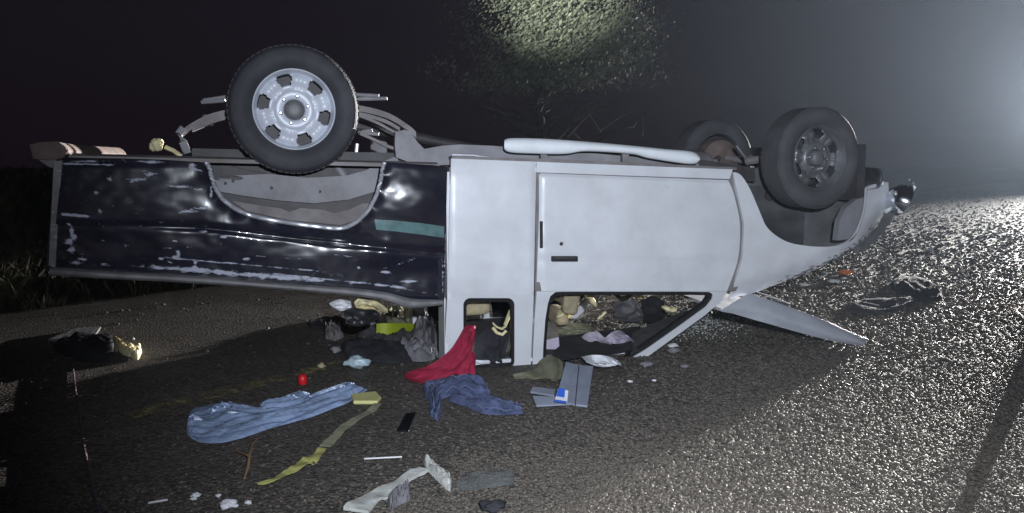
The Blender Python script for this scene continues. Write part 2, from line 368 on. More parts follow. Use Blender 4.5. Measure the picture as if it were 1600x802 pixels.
# --- cab: quarter panel with its small window
def wq(x, y):
    return wcab(x, y) + .006 * nse(x * .02, y * .026, 6) + .010 * gs(x, y, 765, 425, 28, 14) - .006 * gs(x, y, 735, 436, 18, 8) + .012 * gs(x, y, 700, 300, 5, 400) + .016 * gs(x, y, 838, 360, 4, 600)
def wear_q(x, y): return .38 * gs(x, y, 748, 432, 5, 4) + .22 * gs(x, y, 700, 460, 10, 30)
surf([(705, 248), (772, 250.5), (838, 253)], [(699, 462), (768, 461), (834, 459)], 14, 40, wq, wear=wear_q).build('quarter_panel', 'white_paint', truck)
def rr(x0, y0, x1, y1, r, sk=0, n=6, rev=False):        # rounded rectangle in pixels
    out = []
    for cx, cy, a0 in ((x1 - r, y0 + r, -90), (x1 - r, y1 - r, 0), (x0 + r, y1 - r, 90), (x0 + r, y0 + r, 180)):
        for k in range(n + 1):
            a = R(a0 + 90 * k / n); out.append((cx + r * math.cos(a) + sk * (cy - y0) / (y1 - y0), cy + r * math.sin(a)))
    return out
qo = [(699, 462.5)] + [(x, 461.8 - .022 * (x - 705)) for x in range(715, 832, 12)] + [(834, 459.5), (833, 490), (831, 530), (829, 583), (800, 583), (697, 580), (696, 540), (697, 500)]
qh = rr(724, 466, 804, 576, 11)
qr = MB().plate([qo, qh], wcab, .03).build('quarter_pillar', 'white_paint', truck)
MB().plate([rr(722.5, 464.5, 805.5, 577.5, 12), rr(729, 472, 799, 571, 9)], lambda x, y: wcab(x, y) + .010, .028).build('window_seal', 'black_seal', truck)
# --- door
dl = [(842, 271), (842.5, 300), (842, 346), (840, 400), (838, 455)]
drt = [(1138, 282), (1147, 305), (1156, 350), (1153, 405), (1136, 455)]
def wd(x, y):
    return wcab(x, y) + .007 * nse(x * .018, y * .026, 3) + .010 * gs(x, y, 1085, 425, 45, 22) - .006 * gs(x, y, 1000, 330, 60, 30) + .012 * gs(x, y, 882, 404, 30, 9) + .010 * gs(x, y, 1165, 360, 12, 400) + .016 * gs(x, y, 841, 360, 5, 600) + .012 * math.exp(-((y - interp(x, [842, 1138], [271, 282])) / 3) ** 2) - .004 * math.exp(-((y - 396 - .012 * (x - 840)) / 5) ** 2)
def wear_d(x, y): return .42 * gs(x, y, 1042, 292, 20, 9) + .36 * gs(x, y, 1030, 315, 10, 12) + .2 * gs(x, y, 960, 290, 40, 15) + .25 * gs(x, y, 1110, 280, 30, 5)
door = surf(dl, drt, 12, 60, wd, wear=wear_d, smooth=True).build('door', 'white_paint', truck)
do = [(838.5, 455.5)] + [(x, 455.5) for x in range(860, 1130, 18)] + [(1136, 455.5), (1128, 470), (1100, 494), (1050, 530), (1000, 566), (982, 578), (960, 582), (832, 583), (833, 545), (836, 490)]
dh = [(868, 456.5), (880, 456)] + [(x, 456) for x in range(900, 1100, 20)] + [(1108, 456.5), (1114, 460), (1113, 467), (1104, 479), (1060, 511), (1010, 546), (968, 571), (955, 575), (900, 576), (852, 575), (848, 568), (849, 540), (852, 500), (856, 475), (860, 463)]
MB().plate([do, dh], wcab, .03).build('window_frame', 'white_paint', door)
cx, cy = 965, 505
ins = [(x + (5 if x < 870 else -6 if x > 1000 else 0) - (2 if 950 < x < 1110 and y > 480 else 0), y + (5 if y < 465 else -5)) for x, y in dh]
out = [(x + (-1.2 if x < 870 else 1.2 if x > 1000 else 0), y + (-1.2 if y < 465 else 1.2)) for x, y in dh]
MB().plate([out, ins], lambda x, y: wcab(x, y) + .010, .03).build('window_seal', 'black_seal', door)
hd = MB().plate([rr(862, 400.5, 903, 409, .8, n=2)], lambda x, y: -.002, .03).build('handle', 'black_plastic', door)
MB().plate([rr(866, 401.5, 899, 404.5, .8, n=2)], lambda x, y: -.016, .02).build('handle_lever', 'dark_metal', door)
MB().lathe([(0, -.003), (.011, -.003), (.013, 0), (.013, .01)], P(877, 381, .002), 16).build('lock', 'dark_metal', door)
MB().plate([rr(844.3, 346, 848.3, 388, 1)], lambda x, y: -.0025, .012).build('rubber_strip', 'black_seal', door)
# dark shut gap behind the panels: an inner door jamb
MB().plate([[(838, 256), (1146, 270), (1170, 350), (1164, 420), (1150, 455), (836, 456)]], lambda x, y: .028, .03).build('door_jamb', 'dusty_metal', truck)
# --- sill under (now above) the door
def wsill(x, y): return wcab(x, y) + .004
surf([(838.5, 253), (990, 259), (1145, 265)], [(838.5, 269.5), (990, 275), (1140, 280)], 16, 6, wsill).build('sill', 'white_paint', truck)
surf([(706, 244), (900, 250), (1152, 262)], [(706, 249), (900, 256), (1150, 266)], 10, 4, lambda x, y: .05, .08).build('sill_flange', 'dusty_metal', truck)
# --- side step that hangs loose
ST = dens([(788, 219), (800, 216), (850, 217), (910, 221), (980, 227), (1040, 233), (1075, 236), (1088, 240), (1094, 246)], 5)
SB = dens([(788, 234), (800, 239), (850, 241), (885, 241), (915, 237), (985, 241), (1015, 248), (1078, 257), (1093, 252)], 5)
b = MB(); rows = []
for t, q in zip(ST, SB):
    r = []
    for k in range(14):
        a = 2 * math.pi * k / 14; v = .5 - .5 * math.cos(a); off = math.sin(a)
        p = t + (q - t) * v; r.append(P(p[0], p[1], .03 - .04 * off))
    rows.append(r + [r[0]])
b.grid(rows); n = len(rows)
b.add([p for p in rows[0][:-1]], [tuple(range(14))]); b.add([p for p in rows[-1][:-1]], [tuple(range(14))])
b.wear = [(.34 * max(0, (i // 15 - 26) / 14)) if i < n * 15 else 0 for i in range(len(b.v))]
step = b.build('side_step', 'white_plastic', truck, sharp=60)
for x in (978, 850):
    MB().plate([rr(x - 5, 236, x + 5, 262, 1)], lambda x, y: .06, .02).build('step_bracket', 'dusty_metal', step)

# --- front fender
FT = [(1147, 269), (1158, 274), (1170, 297), (1180, 322), (1193, 347), (1207, 364), (1230, 378), (1258, 384), (1290, 386), (1315, 382), (1334, 370), (1345, 350), (1352, 325), (1354, 304), (1356, 292), (1372, 287), (1388, 285)]
FB = [(1141, 468), (1152, 464), (1162, 462), (1172, 459), (1186, 455), (1202, 449), (1226, 440), (1254, 430), (1286, 415), (1312, 402), (1333, 390), (1350, 377), (1362, 363), (1371, 351), (1378, 341), (1384, 331), (1390, 320)]
# the rear edge follows the door
def wf(x, y):
    base = interp(y, [260, 290, 330, 380, 430, 470], [.02, .01, .0, 0, .01, .035])
    fr = max(0, x - 1300) / 90
    low = interp(x, range(1140, 1400, 50), [468, 447, 433, 408, 378, 320])
    dt = max(0, 1 - (low - y) / 26)
    return base + .10 * fr * fr + .035 * dt * dt + .012 * nse(x * .05, y * .07) * dt + .02 * gs(x, y, 1242, 428, 10, 14)
def wear_f(x, y):
    low = interp(x, [1141, 1186, 1254, 1312, 1350, 1390], [468, 455, 430, 402, 377, 320])
    return .56 * max(0, 1 - (low - y) / 26) * interp(x, [1150, 1190, 1230], [0, .55, 1]) * interp(x, [1360, 1385], [1, .6])
fen = MB(); T, B = dens(FT, 5), dens(FB, 5); rows = []; wr = []
for a, bb_ in zip(T, B):
    r = []; q = []
    for v in np.linspace(0, 1, 34):
        p = a + (bb_ - a) * v
        if p[0] < 1195:                                   # pull the rear edge to the curved shut line
            e = interp(p[1], [270, 305, 350, 405, 450, 470], [1146, 1153, 1163, 1160, 1146, 1139]); l0 = 1141 + (1147 - 1141) * (470 - p[1]) / 200
            kx = max(0, min(1, (1195 - p[0]) / 50)); p = np.array([p[0] + (e - l0) * kx, p[1]])
        r.append(P(p[0], p[1], wf(p[0], p[1]))); q.append(wear_f(p[0], p[1]))
    rows.append(r); wr.append(q)
fender = fen.grid(rows, Vector((0, .02, 0)), wr).build('fender', 'white_paint', truck)
# arch liner and inner wing
arch = dens(FT[1:15], 3)
lin_ = MB().grid([[P(p[0], p[1], w) for w in (.025, .12, .30, .45)] for p in arch], Vector((0, 0, -.012))).build('wheel_liner', 'veil_grey', truck)
MB().plate([[(1150, 272)] + [(p[0], p[1] + 3) for p in arch[::3]] + [(1356, 285), (1330, 262), (1200, 258)]], lambda x, y: .5, .04).build('inner_wing', 'veil_grey', truck)
# liner bulge seen at the front of the arch
MB().plate([[(1308, 376), (1312, 345), (1322, 325), (1338, 312), (1353, 308), (1350, 335), (1342, 358), (1325, 374)]], lambda x, y: .10, .05).build('mud_flap', 'dusty_frame', truck)

# --- bonnet, cowl, windscreen frame, engine (metric, between the two wings)
def zat(px, py, w=0): return P(px, py, w).z
u_fw = P(1150, 400).x; u_nose = P(1388, 300).x; z_cowl = zat(1150, 462); z_nose = zat(1388, 322)
eb = bevel(MB().box((u_fw + .22, .5, .62), (u_nose - .25, 1.1, 1.12)).build('engine_block', 'dark_metal', truck), .03)
MB().box((u_fw - .02, .04, z_cowl + .02), (u_fw + .02, WID - .04, 1.18)).build('firewall', 'dark_metal', truck, smooth=False)
MB().box((u_nose - .14, .14, z_nose + .03), (u_nose - .08, WID - .14, z_nose + .42)).build('radiator', 'dark_metal', truck, smooth=False)
bump = MB(); prof = [(-.05, 0), (.03, .01), (.055, .05), (.055, .10), (.03, .14), (-.05, .15)]
zb = zat(1388, 296)
rows = [[Vector((u_nose + .0 + a - .09 * abs(2 * t - 1) ** 4, .02 + (WID - .04) * t, zb + z_)) for a, z_ in prof] for t in np.linspace(0, 1, 15)]
bevel(bump.grid(rows, Vector((-.015, 0, 0))).build('front_bumper', 'dull_chrome', truck), .004)
# smashed headlamp hanging out of the near front corner: bright ring, hooked bezel, bits of reflector
hl = MB().lathe([(.0, .0), (.045, .010), (.075, .04), (.088, .085), (.083, .085), (.07, .042), (.042, .016), (0, .007)], (0, 0, 0), 24, 'x').build('headlight', 'chrome', truck)
hl.scale = (1.3, 1.3, 1.3); hl.location = P(1388, 304, .07); hl.rotation_euler = (0, R(22), R(-18))
MB().lathe([(0, .092), (.05, .089), (.084, .078)], (0, 0, 0), 24, 'x').build('lens', 'lens_glass', hl)
MB().tube([P(x, y, .06) for x, y in ((1384, 331), (1398, 322), (1412, 311), (1424, 300), (1429, 293), (1427, 286))], [.014, .013, .012, .012, .011, .007], 8).build('headlight_bezel', 'white_plastic', truck)
for x, y, s in ((1379, 287, .017), (1394, 309, .010), (1404, 317, .012), (1390, 302, .008), (1421, 281, .006), (1411, 316, .008)):
    MB().lathe([(0, -s), (s * .8, -s * .5), (s, 0), (s * .5, s * .7), (0, s)], P(x, y, .03), 7).build('reflector_shard', 'glass_bit', truck, smooth=False)
MB().plate([[(1345, 385), (1362, 368), (1378, 352), (1388, 330), (1397, 334), (1391, 350), (1384, 356), (1382, 366), (1372, 370), (1369, 380), (1358, 383), (1350, 393), (1340, 396)]], lambda x, y: .06 + .02 * nse(x * .1, y * .1), .03).build('broken_valance', 'veil_grey', truck)
MB().plate([[(1392, 326), (1402, 318), (1406, 326), (1398, 338), (1394, 346)]], lambda x, y: .12, .02).build('broken_valance', 'dusty_frame', truck)
# --- bonnet, sprung open: hinged at the cowl, its front edge resting on the road
def W2T(v): d = v - TO; return Vector((d.dot(FW), d.dot(IN), v.z))
hN, fN = P(1128, 487, .05), W2T(G(1346, 541, .014)); hF = Vector((hN.x + .02, WID - .08, hN.z + .02)); fF = Vector((fN.x + .22, WID, .02))
rows = []; wr = []
for i in range(25):
    t = i / 24; r = []; e = []
    for j in range(21):
        v = j / 20; q = (hN.lerp(fN, t)).lerp(hF.lerp(fF, t), v)
        q.z += .05 * math.sin(math.pi * t) * (.5 + .5 * math.sin(math.pi * v)) + .012 * nse(t * 4, v * 5, 4) * math.sin(math.pi * t); q.z = max(q.z, .012)
        q.y += -.015 * math.sin(math.pi * t * 2) * (1 - v)
        r.append(q); e.append(.36 * max(0, (t - .72) / .28) * max(0, 1 - v * 1.5))
    rows.append(r); wr.append(e)
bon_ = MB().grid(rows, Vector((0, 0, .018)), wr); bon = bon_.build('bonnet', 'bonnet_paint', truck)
PT = dens([(1172, 459), (1205, 471), (1240, 483), (1285, 500), (1325, 518), (1358, 532)], 5); PB = dens([(1128, 485), (1165, 496), (1200, 506), (1250, 520), (1300, 533), (1346, 541)], 5); rows = []; n = len(PT)
for i in range(n):
    t = i / (n - 1); r = []
    for j in range(9):
        v = j / 8; px = PT[i] + (PB[i] - PT[i]) * v; w0 = .045 + (fN.y - .045) * t
        q = P(px[0], px[1], w0 - .035 * math.sin(math.pi * v) + .012 * nse(t * 5, v * 3) + .02 * (1 - v)); q.z = max(q.z, .006 + .012 * (1 - v)); r.append(q)
    rows.append(r)
MB().grid(rows, Vector((.004, .012, .004)), [[.34 * max(0, (i / n - .5) / .5) for j in range(9)] for i in range(n)]).build('bonnet_flange', 'bonnet_paint', bon)
MB().tube([P(x, y, .07) for x, y in ((1184, 457), (1205, 464), (1222, 470), (1234, 475))], .008, 6, (1, .5)).build('panel_strip', 'trim_metal', truck)
bevel(MB().plate([[(1206, 468), (1232, 474), (1238, 482), (1226, 483), (1208, 474)]], lambda x, y: .075, .03).build('hinge', 'dark_metal', truck), .003)

# --- windscreen pillar continues to the roof; roof, back wall, floor
zr = .02
u_r0, u_r1 = P(699, 580, .17).x, P(975, 580, .17).x
rows = []
for i in range(15):
    t = i / 14; u = u_r0 + (u_r1 - u_r0) * t
    rows.append([Vector((u + .04 * math.sin(math.pi * s) * (t - .3), .165 + (WID - .33) * s, .006 + .010 * (abs(2 * s - 1) ** 4) + .008 * (nse(u * 3, s * 5) + .5))) for s in np.linspace(0, 1, 17)])
MB().grid(rows, Vector((0, 0, .022))).build('roof', 'white_paint', truck)
MB().grid([[Vector((u_r0 + .02 + (u_r1 - u_r0 - .04) * t, .19 + (WID - .38) * v, .040 + .006 * nse(t * 9, v * 9))) for v in np.linspace(0, 1, 12)] for t in np.linspace(0, 1, 12)], Vector((0, 0, .006))).build('headlining', 'interior', truck)
ub = P(699, 470, .03).x
bw = MB()
zb0, zb1 = .46, 1.2
bw.box((ub, .03, zb0), (ub + .02, WID - .03, zb1)); bw.build('back_wall', 'white_paint', truck, smooth=False)
for y0, y1 in ((.12, .30), (WID - .30, WID - .12)):
    MB().box((ub, y0, .03), (ub + .02, y1, zb0 - .002)).build('rear_pillar', 'white_paint', truck, smooth=False)
MB().box((ub + .022, .04, 1.19), (u_fw - .03, WID - .04, 1.225)).build('cab_floor', 'dusty_metal', truck, smooth=False)
# --- far side of the cab and front
for nm in ('quarter_panel', 'quarter_pillar', 'door', 'sill', 'fender'):
    src = bpy.data.objects[nm]; mirror(src)
fdo = bpy.data.objects['door.001']; c = bpy.data.objects['window_frame'].copy(); col.objects.link(c); c.parent = fdo
MB().plate([ins], lambda x, y: wcab(x, y) + .02, .005).build('far_window_blocker', 'dark_blocker', truck, smooth=False)  # added panes block the bright ground beyond and keep the cab dark
MB().plate([rr(729, 472, 799, 571, 9)], lambda x, y: wcab(x, y) + .02, .005).build('far_quarter_blocker', 'dark_blocker', truck, smooth=False)
for nm in ('far_window_blocker', 'far_quarter_blocker'):
    o_ = bpy.data.objects[nm]; o_.scale = (1, -1, 1); o_.location = (0, WID, 0)
# --- interior
bevel(MB().box((P(985, 470).x + .12, .12, .46), (u_fw - .04, WID - .12, .74)).build('dashboard', 'interior', truck), .05)
sw = MB(); cS = Vector((P(1035, 470).x, .48, .50))
sw.tube([cS + Vector((.07 * math.sin(a) + 0, .19 * math.cos(a), .17 * math.sin(a))) for a in np.linspace(0, 2 * math.pi, 25)], .015, 8)
sw.tube([cS + Vector((0, -.18, 0)), cS + Vector((0, .18, 0))], .014, 6); sw.tube([cS, cS + Vector((.25, 0, .16))], .03, 8)
sw.build('steering_wheel', 'black_plastic', truck)
def seat(u0, y0, y1):
    s = bevel(MB().box((u0, y0, .98), (u0 + .5, y1, 1.12)).build('seat', 'tan_seat', truck), .05, 3)
    q = MB(); rows = []
    for t in np.linspace(0, 1, 9):
        rows.append([Vector((u0 - .02 - .20 * t + .03 * math.sin(math.pi * v) * 1, y0 + (y1 - y0) * v, 1.06 - .74 * t - .05 * abs(2 * v - 1) ** 4 * (t > .9))) for v in np.linspace(0, 1, 9)])
    q.grid(rows, Vector((-.11, 0, .02))); bevel(q.build('backrest', 'tan_seat', s), .03, 3)
    bevel(MB().box((u0 - .31, (y0 + y1) / 2 - .12, .19), (u0 - .22, (y0 + y1) / 2 + .12, .30)).build('headrest', 'tan_seat', s), .03, 3)
us = P(925, 470, .5).x
seat(us, .20, .70); seat(us, .90, 1.40)
bevel(MB().box((P(722, 480, .3).x, .30, .30), (P(768, 480, .3).x, 1.3, .66)).build('jump_seat', 'tan_seat', truck), .03)

# --- bed
BX = [(98, 246), (140, 247), (200, 248), (260, 250), (322, 254), (327, 262), (331, 278), (338, 297), (352, 315), (375, 330), (405, 340), (450, 348), (495, 354), (530, 357), (552, 350), (572, 333), (586, 310), (594, 285), (598, 262), (601, 254), (640, 256), (675, 258), (699, 261)]
BB = [(80, 420), (128, 422), (195, 427), (258, 430), (318, 434), (326, 434), (332, 435), (340, 435), (354, 437), (377, 439), (406, 442), (450, 445), (495, 448), (530, 451), (552, 453), (572, 455), (586, 457), (594, 458), (600, 459), (605, 460), (640, 468), (672, 470), (694, 471)]
def crease(x): return interp(x, [80, 200, 330, 450, 560, 695], [352, 352, 357, 371, 383, 396])
def wb(x, y):
    w = interp(y, [235, 262, 300, 350, 400, 440, 475], [.035, .012, .0, -.004, .006, .02, .05])
    d = y - crease(x); w += .020 * math.exp(-(d / 5) ** 2) * interp(x, [200, 330, 690], [.2, 1, .9]) + .012 / (1 + math.exp(-d / 6))
    w += -.045 * gs(x, y, 650, 300, 75, 62) - .016 * gs(x, y, 600, 398, 20, 12) + .030 * gs(x, y, 640, 430, 55, 22) + .012 * gs(x, y, 520, 375, 60, 12)
    w += .02 * gs(x, y, 690, 440, 22, 30) - .010 * gs(x, y, 605, 380, 18, 12)
    w += .006 * nse(x * .018, y * .03, 2) + .0022 * nse(x * .06, y * .07, 5)
    # flared lip of the wheel arch
    i = 0; dm = min(math.hypot(x - q[0], y - q[1]) for q in BX[4:20]); w -= .018 * math.exp(-(dm / 9) ** 2)
    return w
SPOT = [(125, 338, 22, 2.5), (112, 362, 4, 14), (112, 390, 12, 12), (108, 378, 6, 10), (198, 384, 10, 5), (200, 372, 2.5, 8), (172, 278, 10, 7), (215, 280, 26, 4), (235, 272, 22, 4), (285, 292, 24, 3), (318, 325, 12, 5), (300, 331, 20, 3),
        (330, 300, 5, 16), (318, 362, 12, 4), (278, 395, 4, 14), (262, 388, 5, 4), (292, 386, 14, 3), (305, 410, 3, 6), (270, 376, 8, 3), (252, 404, 8, 4), (160, 376, 6, 4), (130, 405, 12, 4), (655, 352, 2, 2), (226, 327, 2, 2), (385, 406, 16, 5),
        (140, 252, 40, 4), (230, 253, 40, 5), (300, 262, 12, 8), (640, 440, 26, 3), (600, 425, 18, 4), (560, 418, 5, 4), (350, 370, 10, 4), (690, 430, 4, 40), (697, 400, 4, 60)]
LINES = [(205, 284, 250, 271, .58), (98, 335, 135, 338, .75), (108, 350, 118, 376, .7), (280, 332, 325, 322, .55), (262, 290, 315, 296, .5), (230, 400, 500, 424, .5), (430, 428, 640, 450, .55), (100, 256, 175, 258, .6), (290, 262, 318, 268, .55), (400, 400, 470, 405, .42), (560, 440, 690, 462, .5), (150, 300, 156, 330, .5), (345, 380, 352, 425, .45), (600, 420, 650, 404, .5), (300, 400, 306, 424, .6), (265, 410, 282, 388, .6), (520, 398, 640, 412, .42)]
def wear_b(x, y):
    low = interp(x, [80, 258, 406, 530, 694], [420, 430, 442, 451, 471])
    w = .62 * max(0, 1 - abs(low - 11 - y) / 12) * interp(x, [80, 110, 150, 200, 235, 330, 480, 520, 640, 690], [.5, .7, .75, .5, .9, 1.02, 1.0, .62, .55, .4])
    for cx, cy, sx, sy in SPOT: w = max(w, .60 * gs(x, y, cx, cy, sx, sy))
    w = max(w, .34 * max(0, 1 - abs(x - 92) / 16))
    w = max(w, interp(x, [80, 200, 340, 420, 700], [.30, .27, .25, .17, .16]) + .05 * nse(x * .02, y * .03, 7))
    for x0, y0, x1, y1, a in LINES:
        tt = max(0, min(1, ((x - x0) * (x1 - x0) + (y - y0) * (y1 - y0)) / ((x1 - x0) ** 2 + (y1 - y0) ** 2))); d = math.hypot(x - x0 - tt * (x1 - x0), y - y0 - tt * (y1 - y0))
        w = max(w, a * math.exp(-(d / 2.4) ** 2))
    return w
bed = surf(BX, BB, 9, 90, wb, .018, wear_b).build('bed_side', 'black_paint', truck)
mirror(bed)
# chrome arch moulding
MB().tube([P(x, y, wb(x, y) - .006) for x, y in dens(BX[4:20], 4)], .012, 8).build('arch_moulding', 'trim_metal', bed)
# faded stripe on the side
ST2 = surf([(585, 343), (620, 345), (660, 349), (694, 354)], [(588, 359), (620, 362), (660, 367), (694, 372)], 12, 6, lambda x, y: wb(x, y) - .0025, .002).build('side_stripe', 'green_decal', bed)
# rail cap
RT = dens([(78, 417), (128, 420), (195, 425), (258, 428), (330, 433), (406, 440), (495, 446), (560, 451), (605, 457), (640, 466), (672, 468), (693, 468)], 4)
RB = dens([(76, 431), (128, 434), (195, 437.5), (258, 440.5), (330, 445), (406, 450), (495, 457.5), (560, 464), (605, 471), (638, 482), (675, 479), (692, 477)], 4)
b = MB(); rows = []; wr = []
for a, q in zip(RT, RB):
    r = []; e = []
    for v, w in ((0, .035), (.1, .005), (.35, -.012), (.7, -.012), (.95, .0), (1, .02), (.9, .09), (.2, .09)):
        p = a + (q - a) * v; r.append(P(p[0], p[1], w + .004 * nse(p[0] * .05, v * 3))); e.append(.3 * (v < .3))
    rows.append(r + [r[0]]); wr.append(e + [e[0]])
b.grid(rows, None, wr); b.add(rows[0][:-1], [tuple(range(8))]); b.add(rows[-1][:-1], [tuple(range(8))])
rail = b.build('bed_rail', 'rail_cap', truck); mirror(rail)
zf = lambda px: P(px, 243, .1).z
u0, u1 = P(98, 250).x, P(697, 260).x
# bed floor with ribs, front wall, tailgate
bf = MB(); rows = []
for i in range(25):
    t = i / 24; u = u0 + .02 + (u1 - u0 - .05) * t; z = P(98, 243, .03).z + (P(697, 257, .03).z - P(98, 243, .03).z) * t
    rows.append([Vector((u, .03 + (WID - .06) * s, z + .012 * ((k // 2) % 2))) for k, s in enumerate(np.linspace(0, 1, 34))])
bf.grid(rows, Vector((0, 0, -.02))).build('bed_floor', 'dusty_metal', truck, sharp=20)
for x, nm in ((694, 'bed_front_wall'),):
    q0, q1 = P(x, 262, 0), P(x, 468, 0)
    MB().add([(q0.x - .03, .03, q0.z), (q0.x - .03, WID - .03, q0.z), (q1.x - .03, WID - .03, q1.z), (q1.x - .03, .03, q1.z), (q0.x - .005, .03, q0.z), (q0.x - .005, WID - .03, q0.z), (q1.x - .005, WID - .03, q1.z), (q1.x - .005, .03, q1.z)],
             [(0, 1, 2, 3), (4, 7, 6, 5), (0, 3, 7, 4), (1, 5, 6, 2), (0, 4, 5, 1), (3, 2, 6, 7)]).build(nm, 'black_paint', truck, smooth=False)
tg = surf([(88, 249), (96, 248)], [(70, 424), (79, 424)], 1, 12, lambda x, y: .03, WID - .06).build('tailgate', 'black_paint', truck)
surf([(84, 252), (97, 251)], [(76, 415), (86, 418)], 2, 20, lambda x, y: .004 + .006 * nse(x * .3, y * .06), .06, wear=lambda x, y: .36).build('tail_light', 'rail_cap', truck)
# rear bumper: the whole bar, its battered end shows
rb_ = MB(); rows = []
EP = [(44, 226), (62, 222), (88, 221), (98, 228), (104, 236), (98, 246), (72, 250), (50, 248)]
for t in np.linspace(0, 1, 12):
    rows.append([P(x, y, 0) + Vector((-.06 * math.sin(math.pi * t), .02 + (WID - .04) * t, 0)) for x, y in EP + [EP[0]]])
rb_.grid(rows); rb_.add(rows[0][:-1], [tuple(range(8))]); rb_.add(rows[-1][:-1], [tuple(range(8))])
bevel(rb_.build('rear_bumper', 'rust_metal', truck), .008)
surf([(60, 250), (96, 247)], [(78, 262), (96, 262)], 2, 4, lambda x, y: .06, .05).build('bumper_bracket', 'dusty_metal', truck)
# wheel well inside the arch
aw = dens(BX[4:20], 3)
MB().grid([[P(x, y, .01), P(x, y + 1, .10), P(x, y + 1, .26)] for x, y in aw], Vector((0, 0, -.008))).build('wheel_well', 'rust_metal', truck)
MB().plate([[(x, y) for x, y in aw[::2]]], lambda x, y: .27, .02).build('wheel_well_wall', 'dark_metal', truck)  # dark colour puts the depth shade of the arch into the wall
MB().plate([[(362, 314), (400, 320), (440, 326), (452, 331), (470, 325), (505, 328), (520, 333), (545, 328), (566, 318), (578, 318), (562, 343), (532, 352), (450, 344), (385, 330)]], lambda x, y: .24, .02).build('splash_plate', 'dusty_metal', truck)
# chassis rail showing through the arch, with its holes
co_ = [(286, 238), (330, 246), (372, 262), (420, 272), (480, 278), (540, 275), (572, 266), (600, 252), (622, 243), (622, 268), (600, 288), (585, 300), (545, 312), (490, 318), (430, 313), (380, 306), (345, 300), (326, 280), (300, 262)]
def ell(cx, cy, rx, ry, n=10): return [(cx + rx * math.cos(2 * math.pi * k / n), cy + ry * math.sin(2 * math.pi * k / n)) for k in range(n)]
rail1 = MB().plate([co_, ell(360, 279, 20, 4.5), ell(352, 287, 2.6, 2.6), ell(364, 283, 2.6, 2.6), ell(424, 294, 2.8, 2.8), ell(500, 300, 2.4, 2.4)], lambda x, y: .22, .02).build('chassis_rail', 'dusty_frame', truck)
MB().plate([[(300, 232), (1100, 250), (1180, 262), (1180, 285), (1095, 272), (700, 262), (600, 265), (480, 290), (380, 280), (300, 262)]], lambda x, y: .30, .07).build('chassis_beam', 'dark_metal', truck)
# tank guard and rear spring hanger in front of the arch
MB().plate([[(618, 206), (632, 203), (642, 206), (652, 222), (663, 233), (690, 228), (718, 226), (770, 228), (830, 233), (930, 240), (1060, 251), (1092, 256), (1092, 266), (700, 258), (675, 259), (640, 254), (619, 246), (617, 226)]], lambda x, y: .16 + .0001 * (x - 618), .05).build('frame_side', 'dusty_frame', truck)
MB().tube([P(x, y, .15) for x, y in ((706, 242), (740, 243), (768, 247))], .008, 6).build('brake_pipe', 'trim_metal', truck)
# leaf springs: three leaves each side of the axle, shackle, U-bolts
def leaf(pts, w, th, wd_=.06, name='spring_leaf', m='dusty_metal'):
    rows = []
    for x, y in dens(pts, 5):
        q = P(x, y, w); rows.append([q + Vector((0, a * wd_, bz)) for a, bz in ((0, 0), (1, 0), (1, -th), (0, -th), (0, 0))])
    bq = MB().grid(rows); bq.add(rows[0][:-1], [(0, 1, 2, 3)]); bq.add(rows[-1][:-1], [(0, 1, 2, 3)])
    return bq.build(name, m, truck, sharp=30)
leaf([(281, 206), (300, 192), (335, 176), (400, 164), (460, 160), (540, 162), (600, 174), (636, 194), (650, 206)], .30, .035)
leaf([(300, 200), (340, 184), (400, 172), (460, 170), (540, 172), (595, 184), (625, 199)], .29, .022)
leaf([(560, 178), (590, 190), (616, 204), (640, 214)], .27, .016, .05)
leaf([(562, 206), (585, 216), (605, 226), (625, 232)], .26, .018, .05)
for w in (.25, .38):
    MB().tube([P(x, y, w) for x, y in ((287, 200), (280, 208), (286, 222), (293, 240))], .022, 8, (.6, 1)).build('shackle', 'dusty_frame', truck)
MB().tube([P(325, 180, .36), P(325, 196, .36)], .03, 8).build('bump_stop', 'rail_cap', truck)
for x, y, x2, y2 in ((318, 157, 358, 151), (315, 160, 352, 157), (556, 148, 592, 150), (560, 155, 605, 154), (560, 207, 592, 210), (566, 206, 582, 204)):
    MB().tube([P(x, y, .33 + .02 * (x2 % 3)), P(x2, y2, .31)], .011, 8).build('spring_bolt', 'dusty_frame', truck)
MB().tube([P(525, 258, .26), P(545, 285, .26)], .02, 8).build('damper', 'dusty_frame', truck)
MB().tube([P(558, 225, .32), P(556, 246, .32)], .012, 8).build('bolt', 'trim_metal', truck)
# yellow-white reflector scrap on top of the bed floor edge
sc = MB(); q = P(248, 227, .22)
for i in range(7):
    a = q + Vector((random.uniform(-.03, .03), random.uniform(-.02, .02), random.uniform(-.012, .015)))
    sc.lathe([(0, -.016), (.018, -.010), (.024, .0), (.012, .014), (0, .017)], a, 7)
sc.tube([q + Vector((.03, 0, -.01)), q + Vector((.07, 0, -.028)), q + Vector((.11, 0, -.06))], .012, 6)
sc.build('reflector', 'cream_foam', truck, smooth=False)

